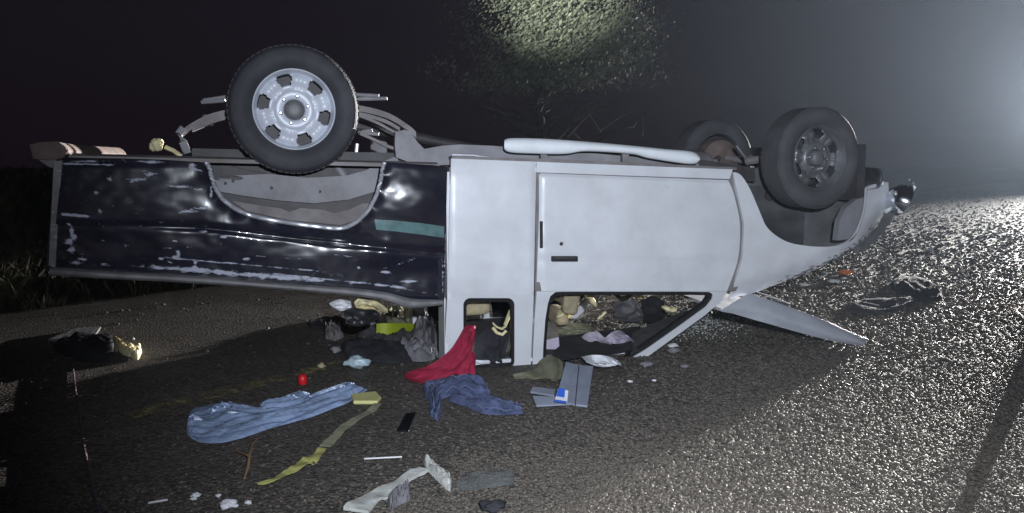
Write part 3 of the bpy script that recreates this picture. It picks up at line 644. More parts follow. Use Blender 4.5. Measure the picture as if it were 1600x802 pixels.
# --- wheels
def wheel(R0, width, rim_r, cenv, name='wheel', steer=0, **kw0) :
    return wheel_(R0, width, rim_r, cenv, name, steer, **kw0)
def wheel_(R0, width, rim_r, cenv, name='wheel', steer=0, roll=0, flip=False, rim_mat='rim_paint', hub_only=False, rub='rubber'):
    e = empty(name, cenv); e.parent = truck; e.rotation_euler = (0, roll, steer)
    if flip: e.scale = (1, -1, 1)
    W = width
    prof = [(rim_r * 1.02, .012), (rim_r * 1.10, .0), (rim_r * 1.22, -.010), (R0 * .82, -.013), (R0 * .90, -.006), (R0 * .93, -.004), (R0 * .945, .002), (R0 * .975, .012), (R0 * .992, .028), (R0, .05), (R0, W * .5), (R0, W - .05), (R0 * .992, W - .028), (R0 * .96, W - .006), (R0 * .86, W + .012), (rim_r * 1.12, W), (rim_r, W - .012), (rim_r * .97, W * .5), (rim_r * 1.02, .012)]
    ty = MB().lathe(prof, (0, 0, 0), 96).build('tyre', rub, e, sharp=50)
    tr = MB()                                              # tread blocks
    nb = 64
    for k in range(nb):
        for j, (a0, a1) in enumerate(((.022, .068), (.078, W - .078), (W - .068, W - .022))):
            t0 = 2 * math.pi * (k + .08 + .33 * (j % 2)) / nb; t1 = t0 + 2 * math.pi * .74 / nb; ro = R0 * 1.0012; ri = R0 * .97
            vs = [(r * math.cos(t), a, r * math.sin(t)) for r in (ri, ro) for t in (t0, t1) for a in (a0, a1)]
            tr.add(vs, [(0, 1, 3, 2), (4, 6, 7, 5), (0, 4, 5, 1), (2, 3, 7, 6), (0, 2, 6, 4), (1, 5, 7, 3)])
    t_ = tr.build('tread', rub, ty, smooth=False); t_['kind'] = 'stuff'
    for rr_, aa in ((rim_r * 1.22, -.0105), (R0 * .80, -.0135), (R0 * .885, -.008)):
        pass
    # six-slot steel disc
    seg = 144; rad = [.24, .30, .40, .44, .47, .50, .56, .62, .67, .72, .77, .82, .86, .89, .92, .955, .985, 1.0, 1.03]
    dep_ = [.052, .040, .036, .037, .041, .052, .060, .056, .048, .043, .042, .046, .054, .058, .050, .018, .004, .003, .012]
    vs = []; fs = []; n = len(rad)
    for k in range(seg):
        t = 2 * math.pi * k / seg
        for r, d in zip(rad, dep_):
            sp = ((math.degrees(t) - 46) % 60); dd = min(sp, 60 - sp)
            ext = .010 * math.exp(-((dd - 22) / 8) ** 2) * (.5 < r < .88)
            vs.append((r * rim_r * math.cos(t), d - ext, r * rim_r * math.sin(t)))
    for k in range(seg):
        a = math.degrees(2 * math.pi * (k + .5) / seg); sp = (a - 46) % 60; dd = min(sp, 60 - sp)
        for i in range(n - 1):
            rm = (rad[i] + rad[i + 1]) / 2
            lim = 13.5 if .70 < rm < .85 else 10.5 if .64 < rm < .88 else 0
            if dd < lim: continue
            k2 = (k + 1) % seg; fs.append((k * n + i, k2 * n + i, k2 * n + i + 1, k * n + i + 1))
    rim = MB().add(vs, fs).build('rim', rim_mat, e, sharp=45)
    sm = rim.modifiers.new('thick', 'SOLIDIFY'); sm.thickness = .006; sm.offset = -1
    MB().lathe([(rim_r * 1.0, .02), (rim_r * .93, .06), (rim_r * .90, W * .8), (rim_r * .5, W * .82), (0, W * .82)], (0, 0, 0), 48).build('barrel', 'dark_metal', e)
    MB().lathe([(0, .008), (rim_r * .10, .009), (rim_r * .19, .014), (rim_r * .235, .026), (rim_r * .25, .056)], (0, 0, 0), 32).build('hub', 'hub_grey', e)
    for k in range(6):
        t = R(75 + 60 * k); c_ = (rim_r * .345 * math.cos(t), 0, rim_r * .345 * math.sin(t))
        MB().lathe([(0, .012), (.006, .012), (.011, .017), (.011, .04)], c_, 6).build('lug_nut', 'dull_chrome', e, smooth=False)
    return e
cR = P(460, 171, -.02); sc_ = (P(565, 171, -.02) - P(355, 171, -.02)).length / 210
RT_ = 104 * sc_; RIM = 64.5 * sc_
print('tyre radius', RT_, 'rim', RIM)
wheel(RT_, .21, RIM, cR, roll=0)
wheel(RT_, .21, RIM, Vector((cR.x, WID + .02, cR.z)), flip=True)
cF = P(1283, 247, .0); print('wheelbase', cF.x - cR.x, 'front z', cF.z, 'rear z', cR.z)
RF = RT_ * .985
wheel(RF, .21, RIM, cF, steer=R(4), roll=R(20), rim_mat='rim_dark', rub='veiled_rubber')
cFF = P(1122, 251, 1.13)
wheel(RF * .98, .21, RIM, Vector((cFF.x, 1.34, cFF.z)), steer=R(4), flip=True, rim_mat='rim_dark', rub='veiled_rubber')
# brake drum on the inside of the far front wheel
MB().lathe([(0, -.06), (.10, -.06), (.16, -.03), (.17, .04)], Vector((cFF.x, 1.12, cFF.z)), 32).build('brake_drum', 'rust_metal', truck)
# axles, diff, prop shaft, suspension arms, gearbox, exhaust
MB().tube([(cR.x, .15, cR.z), (cR.x, WID - .15, cR.z)], .045, 14).build('rear_axle', 'rust_metal', truck)
MB().lathe([(0, -.17), (.08, -.15), (.14, -.06), (.14, .06), (.08, .15), (0, .17)], (cR.x, .8, cR.z), 20, 'x').build('differential', 'rust_metal', truck)
MB().tube([(cR.x + .15, .8, cR.z), (cR.x + 1.6, .8, 1.27)], .035, 12).build('drive_shaft', 'dark_metal', truck)
bevel(MB().tube([(cR.x + 1.6, .8, 1.24), (cR.x + 2.0, .8, 1.22), (u_fw + .2, .8, 1.15)], [.09, .14, .19], 14).build('gearbox', 'dusty_metal', truck), .01)
for s, w0 in ((0, cF), (1, Vector((cFF.x, WID, cFF.z)))):
    y0, y1 = (.22, .55) if s == 0 else (1.12, .85)
    for du in (-.2, .2):
        MB().tube([(w0.x, y0, w0.z + .03), (w0.x + du, y1, w0.z - .02)], [.022, .03], 8).build('suspension_arm', 'dusty_metal', truck)
    MB().tube([(w0.x - .04, y0, w0.z), (w0.x - .04, y1 - .05, w0.z - .28)], .035, 10).build('coil_damper', 'dark_metal', truck)
for a, b_, r_ in (((1172, 243), (1176, 252), .012), ((1168, 262), (1178, 262), .016), ((1150, 228), (1165, 248), .012), ((1172, 268), (1180, 300), .02), ((1182, 318), (1192, 328), .02)):
    MB().tube([P(*a, .62), P(*b_, .60)], r_, 8).build('brake_hose', 'dull_chrome' if r_ < .02 else 'dusty_frame', truck)
MB().tube([(cR.x + .2, 1.15, 1.20), (cR.x + .9, 1.18, 1.24), (cR.x + 2.2, 1.1, 1.25), (u_fw + .2, 1.1, 1.18)], .03, 10).build('exhaust_pipe', 'rust_metal', truck)
bevel(MB().box((cR.x + .55, .95, 1.20), (cR.x + 1.25, 1.5, 1.30)).build('fuel_tank', 'dusty_metal', truck), .04, 3)
cb = MB()
for u in (u0 + .1, cR.x + .42, u1 - .05, u_fw - .6):
    MB().box((u, .37, 1.20), (u + .09, WID - .37, 1.27)).build('cross_member', 'dusty_metal', truck, smooth=False)
mirror(bpy.data.objects['chassis_beam']); mirror(bpy.data.objects['frame_side'])

# ================================================================== WHAT HAS SPILLED ON THE ROAD
def ground_loft(top, bot, h, nsub=8, nv=16, fold=.5, ff=(9, 22), seed=0, z0=.004, zfn=None, ends=True):
    T, B = dens(top, nsub), dens(bot, nsub); n = len(T); rows = []
    for i, (a, b_) in enumerate(zip(T, B)):
        t = i / (n - 1); r = []
        et = min(1, min(t, 1 - t) * 9) ** .5 if ends else 1
        for j in range(nv):
            v = j / (nv - 1); p = a + (b_ - a) * v; q = G(p[0], p[1])
            pr = max(0, math.sin(math.pi * v)) ** .45 * et
            sk = v + .35 * nse(t * 2.5, 1.3, seed); fo = 1 + fold * (1.1 * nse(t * 3.2, sk * 6, seed) + .7 * nse(t * 7, sk * 13, seed + 4) + .35 * nse(q.x * 24, q.y * 24, seed)) - fold * .8 * max(0, 1 - 9 * abs(nse(t * 2.2, sk * 3.5, seed + 9)))
            z = z0 + h * pr * max(.06, fo)
            if zfn: z += zfn(t, v)
            jit = .006 * nse(t * 14, v * 9, seed + 2) if j in (0, nv - 1) else 0
            r.append(Vector((q.x, q.y + jit, z)))
        rows.append(r)
    return rows
def cloth(name, lofts, material, label, cat, **kw):
    b = MB()
    for rows in lofts: b.grid(rows)
    o = b.build(name, material, sharp=70, recalc=True)
    if kw.get('seams'):
        for rows in lofts[:kw['seams']]:
            for jj in (len(rows[0]) // 3, len(rows[0]) - 4):
                MB().tube([r[jj] + Vector((0, 0, .0025)) for r in rows[1:-1]], .0028, 5).build('seam', 'seam_blue', o)
            MB().grid([[p + Vector((0, 0, .003)) for p in r] for r in rows[2:6]], Vector((0, 0, .003))).build('waistband' if rows is lofts[0] else 'hem', material, o)
    return tag(o, label, cat, kw.get('group'))
# pale blue trousers
cloth('trousers', [
    ground_loft([(292, 660), (300, 642), (318, 636), (345, 632), (400, 640), (445, 640), (480, 622), (510, 610), (535, 600), (548, 600)],
                [(292, 680), (310, 692), (340, 694), (375, 687), (420, 672), (455, 662), (490, 652), (520, 640), (545, 630), (575, 610)], .024, seed=1, fold=.85, ff=(11, 27), nv=30),
    ground_loft([(405, 634), (430, 628), (455, 618), (470, 614), (482, 617)], [(412, 638), (435, 638), (460, 636), (478, 636), (490, 628)], .024, seed=3, fold=.5),
    ground_loft([(322, 646), (335, 636), (352, 634), (368, 636)], [(330, 655), (345, 650), (360, 648), (372, 646)], .026, seed=8, fold=.5)],
    'pale_blue_denim', 'crumpled pale blue trousers stretched out flat on the road', 'trousers', seams=1)
# dark jeans
cloth('jeans', [
    ground_loft([(662, 602), (675, 596), (700, 594), (725, 592), (748, 594), (760, 600)], [(664, 625), (680, 628), (700, 622), (725, 618), (750, 622), (768, 624)], .034, seed=11, fold=1.0, nv=18),
    ground_loft([(660, 610), (668, 625), (672, 640), (670, 650)], [(684, 610), (690, 628), (690, 645), (684, 660)], .028, seed=13, fold=1.0),
    ground_loft([(705, 612), (730, 620), (760, 622), (785, 628), (815, 634)], [(700, 628), (725, 636), (755, 648), (785, 650), (818, 648)], .03, seed=15, fold=1.0)],
    'dark_denim', 'crumpled dark blue jeans lying below the small side window', 'jeans', seams=3)
# red garment pulled out of the small window, over the pillar, onto the road
def hang(secs, nsub, nv, amp, seed):
    L, R_ = [s[0] for s in secs], [s[1] for s in secs]; A, B = dens(L, nsub), dens(R_, nsub); rows = []
    for i, (a, b_) in enumerate(zip(A, B)):
        r = []
        for j in range(nv):
            v = j / (nv - 1); p = Vector(a + (b_ - a) * v)
            p += IN * (-amp * (.5 + nse(v * 5, i * .22, seed)) * math.sin(math.pi * v)) ; p.z = max(p.z, .006); r.append(p)
        rows.append(r)
    return rows
tw = lambda px, py, w: tuple(T2W(P(px, py, w)))
gg = lambda px, py, z=.01: tuple(G(px, py, z))
cloth('red_shirt', [
    hang([(tw(727, 507, .12), tw(744, 508, .12)), (tw(718, 525, .02), tw(742, 528, .05)), (tw(702, 548, -.04), tw(735, 552, -.02)), (tw(672, 570, -.07), tw(715, 582, -.06)), (gg(636, 582, .03), gg(675, 598)), (gg(632, 590), gg(650, 598))], 7, 16, .05, 3),
    hang([(tw(738, 548, .0), tw(744, 556, .02)), (tw(722, 566, -.05), tw(743, 574, -.03)), (gg(712, 588, .02), gg(744, 592, .01)), (gg(712, 594), gg(744, 597))], 6, 10, .04, 5)],
    'red_cloth', 'deep red shirt spilling out of the small side window onto the road', 'shirt')
# dark jacket stuffed behind it in the window
cloth('dark_jacket', [hang([(tw(760, 512, .25), tw(792, 505, .25)), (tw(745, 530, .22), tw(795, 530, .22)), (tw(742, 552, .2), tw(790, 555, .2)), (tw(742, 570, .19), tw(800, 572, .19))], 6, 16, .10, 21)],
      'black_cloth', 'black bundled jacket inside the small side window behind the red shirt', 'jacket')
cloth('white_rag', [hang([(tw(738, 562, .17), tw(738, 566, .17)), (tw(752, 563, .15), tw(752, 569, .15)), (tw(768, 563, .16), tw(766, 567, .16))], 5, 6, .02, 5)], 'white_cloth', 'thin white rag below the black jacket in the small window', 'rag')
# pair of gold-brown sandal straps caught in the corner
b = MB(); b.tube([T2W(P(x, y, .19)) for x, y in ((770, 505), (776, 511), (784, 514), (790, 510), (795, 498), (797, 486))], [.012, .016, .016, .012, .012, .008], 8, (1, .5))
b.tube([T2W(P(x, y, .17)) for x, y in ((770, 512), (776, 520), (785, 523), (791, 517))], .010, 8)
b.tube([T2W(P(x, y, .18)) for x, y in ((788, 508), (792, 496), (796, 484))], [.018, .014, .006], 7, (1, .3))
tag(b.build('sandal', 'cream_foam'), 'pale yellow strap sandal jammed in the corner of the small window', 'sandal')
# olive cloth at the foot of the door pillar
cloth('olive_bag', [
    hang([(gg(800, 585, .03), gg(802, 592)), (gg(825, 580, .05), gg(828, 593)), (tw(838, 575, -.03), gg(850, 592, .02)), (tw(845, 562, -.02), gg(868, 590, .03)), (tw(860, 556, .02), tw(876, 566, -.03)), (tw(872, 560, .06), tw(882, 570, .02))], 6, 12, .05, 31),
    hang([(gg(858, 590, .02), gg(860, 596)), (tw(868, 572, -.06), gg(878, 590, .02)), (tw(872, 560, .0), tw(880, 566, -.05))], 6, 10, .04, 33)],
    'olive_cloth', 'olive green cloth bag slumped at the foot of the door pillar', 'bag')
# grey case, opened out, with a blue printed pack
bx = empty('grey_case', G(895, 615))
def quadslab(name, cs, th, m, parent, up=None):
    c = [Vector(q) for q in cs]; nrm = (c[1] - c[0]).cross(c[3] - c[0]).normalized()
    if nrm.dot(Vector((0, -1, .3))) < 0: nrm = -nrm
    vs = c + [q - nrm * th for q in c]; vs = [v - parent.location for v in vs]
    return bevel(MB().add(vs, [(0, 1, 2, 3), (7, 6, 5, 4), (0, 4, 5, 1), (1, 5, 6, 2), (2, 6, 7, 3), (3, 7, 4, 0)]).build(name, m, parent, smooth=False), .004)
g1, g2, g3 = G(868, 624, .012), G(898, 632, .012), G(918, 634, .012)
hgt = .17
k1 = T2W(P(884, 565, -.16)); k2 = T2W(P(904, 570, -.17)); k3 = T2W(P(927, 572, -.15))
quadslab('lid', [g1, g2, k2, k1], .012, 'grey_case', bx); quadslab('side', [g2 + Vector((.004, 0, 0)), g3, k3, k2 + Vector((.004, 0, 0))], .012, 'grey_case', bx)
quadslab('flap', [G(838, 634, .012), G(893, 631, .012), G(880, 620, .03), G(832, 618, .03)], .01, 'grey_case', bx)
quadslab('base', [G(828, 612, .03), G(866, 618, .03), G(868, 608, .03), G(832, 604, .03)], .01, 'grey_case', bx)
tag(bx, 'open grey plastic case lying broken under the door window', 'case')
pk = empty('printed_packet', G(878, 625)); 
quadslab('wrapper', [G(866, 626, .035), G(886, 629, .035), G(888, 610, .075), G(872, 606, .08)], .008, 'paper', pk); 
quadslab('blue_print', [G(869, 619, .055), G(882, 621, .054), G(883, 608, .086), G(873, 606, .089)], .002, 'blue_print', pk)
quadslab('blue_print', [G(866, 627.5, .040), G(885, 630, .040), G(886, 627, .047), G(867, 624, .047)], .002, 'blue_print', pk)
tag(pk, 'small blue and white printed packet on the open grey case', 'packet')
# small things
def slab(name, cs, th, m, label, cat, z=.0, group=None, bv=.004):
    c = [G(x, y, z) for x, y in cs]; vs = [Vector((q.x, q.y, z + th)) for q in c] + [Vector((q.x, q.y, z + .001)) for q in c]; k = len(c)
    o = MB().add(vs, [tuple(range(k)), tuple(range(2 * k - 1, k - 1, -1))] + [(i, i + k, (i + 1) % k + k, (i + 1) % k) for i in range(k)]).build(name, m, smooth=False)
    bevel(o, bv); return tag(o, label, cat, group)
slab('yellow_sponge', [(549, 621), (588, 617), (596, 626), (590, 633), (552, 633)], .022, 'yellow_plastic', 'pale yellow rectangular sponge at the tip of the pale blue trousers', 'sponge', bv=.008)
slab('phone', [(620, 675), (634, 648), (652, 647), (640, 676)], .010, 'black_gloss', 'black rectangular phone lying face down between the two pairs of trousers', 'phone')
def lump(name, cx, cy, r, m, label, cat, squ=(1, 1, .7), seed=0, group=None, sharp=False, wpos=None, rough=.35):
    bm = bmesh.new(); bmesh.ops.create_icosphere(bm, subdivisions=3, radius=1)
    for v in bm.verts:
        d = 1 + rough * (nse(v.co.x * 1.6 + seed, v.co.y * 1.6, v.co.z * 1.6) + .6 * nse(v.co.x * 4 + seed, v.co.y * 4, v.co.z * 4))
        v.co = Vector((v.co.x * squ[0], v.co.y * squ[1], v.co.z * squ[2])) * d * r
    me = bpy.data.meshes.new(name); bm.to_mesh(me); bm.free(); me.materials.append(M[m])
    if not sharp: me.shade_smooth()
    o = bpy.data.objects.new(name, me); col.objects.link(o)
    lo = min(v.co.z for v in me.vertices); q = Vector(wpos) if wpos is not None else G(cx, cy); o.location = q - Vector((0, 0, lo)) if wpos is None else q
    return tag(o, label, cat, group)
b = MB(); q = G(473, 600); b.lathe([(0, .0), (.022, .0), (.026, .012), (.026, .035), (.020, .05), (.012, .056), (0, .058)], q, 20, 'z')
tag(b.build('bottle_cap', 'red_plastic'), 'small bright red plastic cap beyond the pale blue trousers', 'cap')
lump('plastic_bottle_scrap', 557, 577, .055, 'cyan_plastic', 'crumpled pale cyan plastic lump beside the red shirt', 'plastic scrap', (1.3, .8, .6), 4, rough=.5)
# yellow strap, two pieces
def ribbon(name, pts, width, m, label, cat, z=.006, twist=0, group=None, th=.003):
    C = dens([G(x, y, z) for x, y in pts], 8); rows = []
    for i, c in enumerate(C):
        c = Vector(c); d = Vector(C[min(i + 1, len(C) - 1)]) - Vector(C[max(i - 1, 0)]); s = Vector((-d.y, d.x, 0)).normalized(); wv = width if not hasattr(width, '__len__') else interp(i / (len(C) - 1), np.linspace(0, 1, len(width)), width)
        zz = .006 * (nse(i * .35, 2.2, z * 100) + .4)
        rows.append([c + s * wv * (v - .5) + Vector((0, 0, max(0, zz) + twist * (v - .5) * math.sin(i * .5) * wv)) for v in (0, .33, .66, 1)])
    o = MB().grid(rows, Vector((0, 0, -th))).build(name, m); return tag(o, label, cat, group)
ribbon('yellow_strap', [(402, 757), (430, 748), (455, 735), (475, 724), (490, 716), (505, 700)], [.012, .03, .035, .07, .06, .03], 'strap_yellow', 'torn yellow green strap tapering to a point on the road', 'strap', .008, .25)
ribbon('webbing_strap', [(508, 698), (525, 680), (545, 662), (575, 645), (590, 632)], [.05, .05, .045, .04, .04], 'strap_grey', 'dull olive webbing strap leading towards the yellow sponge', 'strap', .006, .1)
ribbon('torn_foam_strip', [(556, 796), (575, 780), (605, 766), (632, 748), (662, 732)], [.10, .085, .08, .05, .045], 'torn_film', 'torn off-white foam strip with frayed edges at the road', 'foam strip', .014, .15, th=.012)
cloth('torn_plastic', [ground_loft([(660, 722), (672, 722), (685, 733), (700, 745), (706, 755)], [(664, 732), (672, 742), (684, 754), (696, 766), (704, 770)], .028, seed=44, fold=.8)], 'torn_film', 'white torn plastic scrap joined to the end of the foam strip', 'plastic scrap')
cloth('clear_sheet', [ground_loft([(712, 752), (740, 738), (775, 738), (803, 736)], [(712, 766), (740, 768), (775, 762), (803, 758)], .012, seed=47, fold=.6)], 'clear_film', 'clear plastic sheet lying flat beside the torn white plastic', 'plastic sheet')
cloth('crumpled_tissue', [ground_loft([(605, 790), (618, 776), (632, 768), (640, 776)], [(612, 800), (622, 792), (636, 786), (642, 782)], .04, seed=50, fold=.9)], 'grey_cloth', 'grey crumpled rag in the crook of the foam strip', 'rag')
def stick(name, a, b_, r, m, label, cat, za=.006, zb=.01, mid=0, group=None):
    A, B = G(*a, za), G(*b_, zb); pts = [A + (B - A) * t + Vector((0, 0, mid * math.sin(math.pi * t))) for t in np.linspace(0, 1, 7)]
    return tag(MB().tube(pts, r, 8).build(name, m), label, cat, group)
stick('white_straw', (569, 717), (628, 714), .0035, 'white_stick', 'thin white straw lying alone beside the phone', 'straw')
stick('broken_straw', (232, 786), (262, 781), .004, 'white_stick', 'short white straw in the dark beside the white pebble scraps', 'straw')
b = MB(); b.tube([G(x, y, z) for x, y, z in ((382, 747, .006), (388, 728, .02), (390, 710, .035), (394, 695, .02), (402, 686, .008))], [.004, .006, .006, .005, .003], 7)
b.tube([G(388, 712, .03), G(372, 706, .012), G(366, 698, .008)], [.005, .004, .002], 6); b.tube([G(390, 706, .03), G(398, 700, .02)], [.004, .002], 6)
tag(b.build('twig', 'twig'), 'bare brown forked twig below the pale blue trousers', 'twig')
for i, (x, y, r) in enumerate(((306, 776, .013), (302, 781, .009), (341, 776, .008), (356, 793, .024), (388, 787, .010))):
    lump('paper_ball', x, y + r * 120, r, 'paper', 'small white crumpled paper scrap lying in the dark patch of road', 'paper', (1.3, 1, .6), 60 + i, group='white paper scraps in the dark', rough=.6)
lump('dark_scrap', 770, 800, .03, 'black_cloth', 'small black rag scrap on the gravel beyond the clear sheet', 'rag', (1.5, 1, .6), 71, rough=.7)
# ---- heap under the bed
heap = [
    ('grey_jumper', [(660, 505), (668, 500), (676, 510), (690, 540)], [(640, 545), (655, 556), (675, 560), (694, 556)], .10, 'grey_cloth', 'grey jumper heaped against the back of the cab', 'jumper', .9),
    ('grey_sack', [(622, 548), (640, 542), (665, 542), (684, 548)], [(630, 562), (645, 566), (668, 566), (680, 562)], .07, 'grey_cloth', 'low grey sack spread in front of the grey jumper', 'sack', .9),
    ('black_bag', [(532, 543), (560, 538), (600, 540), (640, 548)], [(540, 560), (570, 566), (610, 569), (645, 568)], .07, 'black_cloth', 'long flat black bag lying between the lime plastic and the cyan lump', 'bag', .6),
    ('dark_blanket', [(560, 520), (590, 515), (630, 518), (655, 525)], [(555, 545), (590, 548), (625, 548), (650, 545)], .06, 'interior', 'dark grey blanket bundle behind the black bag', 'blanket', .9),
]
for k, (nm, t, bt, h, m, lb, ct, fo) in enumerate(heap):
    cloth(nm, [ground_loft(t, bt, h, seed=80 + 7 * k, fold=fo, ff=(8, 19), nv=16)], m, lb, ct)
cloth('foam_chunk', [hang([(tw(553, 473, .2), tw(556, 482, .2)), (tw(564, 464, .2), tw(570, 484, .2)), (tw(580, 468, .2), tw(585, 484, .2)), (tw(592, 473, .2), tw(594, 490, .2)), (tw(606, 483, .2), tw(602, 487, .2))], 4, 9, .10, 91)], 'cream_foam', 'jagged cream foam chunk caught under the black bed rail', 'foam')
cloth('paper_sheaf', [hang([(tw(514, 474, .22), tw(520, 480, .22)), (tw(530, 468, .22), tw(533, 486, .22)), (tw(548, 471, .22), tw(549, 481, .22))], 5, 8, .06, 93)], 'paper', 'white crumpled paper beside the cream foam under the bed', 'paper')
cloth('black_tray', [hang([(tw(536, 483, .26), tw(541, 506, .24)), (tw(560, 481, .26), tw(562, 510, .22)), (tw(590, 480, .26), tw(591, 498, .24))], 5, 8, .05, 95)], 'black_plastic', 'black plastic tray below the cream foam chunk', 'tray')
MORE = [
    ('brown_sack', [(600, 500), (620, 494), (645, 498)], [(604, 515), (622, 518), (648, 512)], .10, 'olive_cloth', 'dull olive sack heaped behind the lime green tray', 'sack'),
    ('cream_scrap', [(618, 489), (630, 486), (640, 490)], [(620, 494), (632, 496), (641, 494)], .05, 'cream_foam', 'cream scrap lying on top of the olive sack', 'foam'),
    ('checked_rag', [(560, 498), (572, 494), (586, 498)], [(562, 508), (574, 511), (588, 506)], .05, 'lilac_cloth', 'pale lilac rag between the black tray and the lime tray', 'rag'),
    ('crushed_carton', [(506, 520), (520, 514), (536, 518)], [(508, 530), (522, 534), (538, 528)], .06, 'dusty_metal', 'crushed grey brown carton beyond the long black bag', 'carton'),
    ('dark_sheet', [(480, 505), (510, 498), (540, 500)], [(484, 514), (512, 518), (544, 512)], .03, 'dark_debris', 'dark plastic sheet flattened under the bed rail', 'plastic sheet'),
    ('trampled_paper', [(600, 556), (616, 553), (632, 557)], [(602, 561), (618, 563), (634, 562)], .02, 'grey_cloth', 'grey trampled paper on the long black bag', 'paper')]
for k, (nm, t, bt, h, m, lb, ct) in enumerate(MORE):
    cloth(nm, [ground_loft(t, bt, h, seed=400 + 7 * k, fold=1.0, nv=14)], m, lb, ct)
# lime green folded plastic with a bright edge
q0 = MB(); rows = []
for t in np.linspace(0, 1, 16):
    x = 588 + 64 * t; yb = 530 - 4 * t - 9 * t * t; ytop = 511 + 1 * math.sin(t * 9) - 4 * t * t
    rows.append([G(x, yb, .03) + Vector((0, .02 * v + .01 * nse(t * 4, v), v * .105 * (1 - .55 * t * t))) for v in np.linspace(0, 1, 6)])
q0.grid(rows, Vector((0, .004, 0))); lm = q0.build('lime_tray', 'lime_plastic'); tag(lm, 'lime green plastic tray with a pale rim under the bed', 'tray')
MB().tube([rows[i][0] + Vector((0, -.004, 0)) for i in range(16)], .006, 6).build('rim', 'yellow_plastic', lm)
for i, (x, y, r, m, nm, lb, ct) in enumerate(((545, 512, .028, 'cream_foam', 'foam_crumb', 'small cream foam crumb left of the lime green tray', 'foam'), (566, 539, .03, 'tan_seat', 'tan_scrap', 'tan scrap resting on the long black bag', 'scrap'), (525, 553, .03, 'grey_cloth', 'grey_rag', 'small grey rag at the end of the long black bag', 'rag'), (502, 575, .02, 'tan_seat', 'cork_scrap', 'tiny tan scrap lying beyond the red bottle cap', 'scrap'))):
    lump(nm, x, y, r, m, lb, ct, (1.1, 1, .8), 120 + i, rough=.6)
# ---- left: torn black tub with a cream foam end
cloth('torn_tub', [ground_loft([(82, 545), (110, 535), (150, 530), (178, 533)], [(100, 556), (125, 566), (160, 568), (182, 562)], .09, seed=140, fold=.3)], 'black_plastic', 'torn black plastic tub lying on the dark road beyond the tailgate', 'tub')
cloth('foam_scrap', [ground_loft([(176, 532), (186, 538), (200, 548), (212, 546), (220, 543)], [(180, 545), (192, 555), (206, 560), (216, 563), (222, 552)], .05, seed=143, fold=.9)], 'cream_foam', 'cream foam scrap at the end of the torn black tub', 'foam')
b = MB(); b.tube([G(x, y, z) for x, y, z in ((208, 530, .01), (208, 528, .10), (210, 530, .19), (209, 530, .26))], [.004, .005, .004, .003], 6)
tag(b.build('bent_wire', 'white_stick'), 'thin pale wire standing up out of the road behind the foam scrap', 'wire')
slab('flat_board', [(75, 534), (120, 516), (158, 514), (150, 526), (110, 536)], .02, 'grey_cloth', 'grey flat board lying beyond the torn black tub', 'board')
b = MB(); b.tube([G(x + 1.5 * math.sin(y * .05), y, .008) for x, y in ((112, 560), (120, 620), (130, 690), (142, 750), (156, 810))], .006, 6)
tag(b.build('cable', 'old_cable'), 'long thin cable trailing across the unlit road', 'cable')
# ---- inside the cab, on the upturned roof lining
RZ = .045
def cab_cloth(name, secs, m, label, cat, amp=.05, seed=0):
    return cloth(name, [hang([(tuple(G(x0, y0, za)), tuple(G(x1, y1, zb))) for x0, y0, za, x1, y1, zb in secs], 7, 12, amp, seed)], m, label, cat)
cab_cloth('lilac_shirt', [(905, 530, .06, 912, 538, .05), (918, 520, .12, 930, 533, .07), (935, 519, .13, 945, 538, .06), (944, 528, .10, 950, 540, .05), (955, 520, .13, 968, 538, .06), (968, 516, .13, 984, 534, .06), (980, 524, .08, 986, 536, .05)], 'lilac_cloth', 'pale lilac shirt crumpled inside the cab behind the door window', 'shirt', .09, 61)
cab_cloth('white_towel', [(908, 558, .06, 915, 566, .05), (922, 555, .11, 930, 572, .05), (938, 555, .12, 945, 574, .05), (955, 558, .10, 960, 572, .05), (966, 564, .06, 966, 570, .05)], 'white_cloth', 'white towel bundled on the upturned roof by the window edge', 'towel', .07, 63)
b = MB(); c = [T2W(P(850, 532, .22)), T2W(P(873, 527, .24)), T2W(P(874, 541, .22)), T2W(P(868, 546, .21)), T2W(P(851, 546, .20))]
b.add(c + [v + Vector((0, .003, 0)) for v in c], [(0, 1, 2, 3, 4), (9, 8, 7, 6, 5)] + [(i, (i + 1) % 5, (i + 1) % 5 + 5, i + 5) for i in range(5)])
tag(b.build('paper_card', 'lilac_cloth', smooth=False), 'pale torn card standing inside the door window by the pillar', 'card')
cab_cloth('dark_coat', [(862, 530, .07, 862, 565, .05), (885, 525, .09, 890, 562, .05), (920, 520, .08, 925, 556, .05), (960, 515, .09, 968, 552, .05), (1000, 510, .07, 1000, 545, .05)], 'black_cloth', 'dark coat spread over the upturned roof under the lilac shirt', 'coat', .06, 66)
cab_cloth('brown_blanket', [(985, 522, .07, 985, 556, .05), (1015, 508, .09, 1015, 538, .05), (1045, 495, .09, 1045, 520, .05), (1075, 485, .06, 1075, 500, .05)], 'interior', 'grey brown blanket lying along the windscreen pillar inside', 'blanket', .06, 69)
cab_cloth('grey_cushion', [(955, 478, .25, 958, 500, .06), (972, 468, .30, 976, 503, .06), (990, 470, .28, 994, 503, .06), (1004, 482, .2, 1006, 500, .06)], 'grey_cloth', 'grey cushion slumped against the far side inside the cab', 'cushion', .08, 75)
cab_cloth('black_holdall', [(1000, 470, .3, 1004, 505, .06), (1018, 464, .34, 1022, 505, .06), (1034, 468, .3, 1036, 500, .06)], 'black_cloth', 'black holdall beside the grey cushion inside the cab', 'bag', .08, 77)
cab_cloth('olive_jacket', [(868, 508, .14, 872, 524, .06), (890, 504, .16, 896, 526, .06), (920, 506, .14, 926, 524, .06)], 'olive_cloth', 'olive jacket under the torn seat inside the cab', 'jacket', .08, 79)
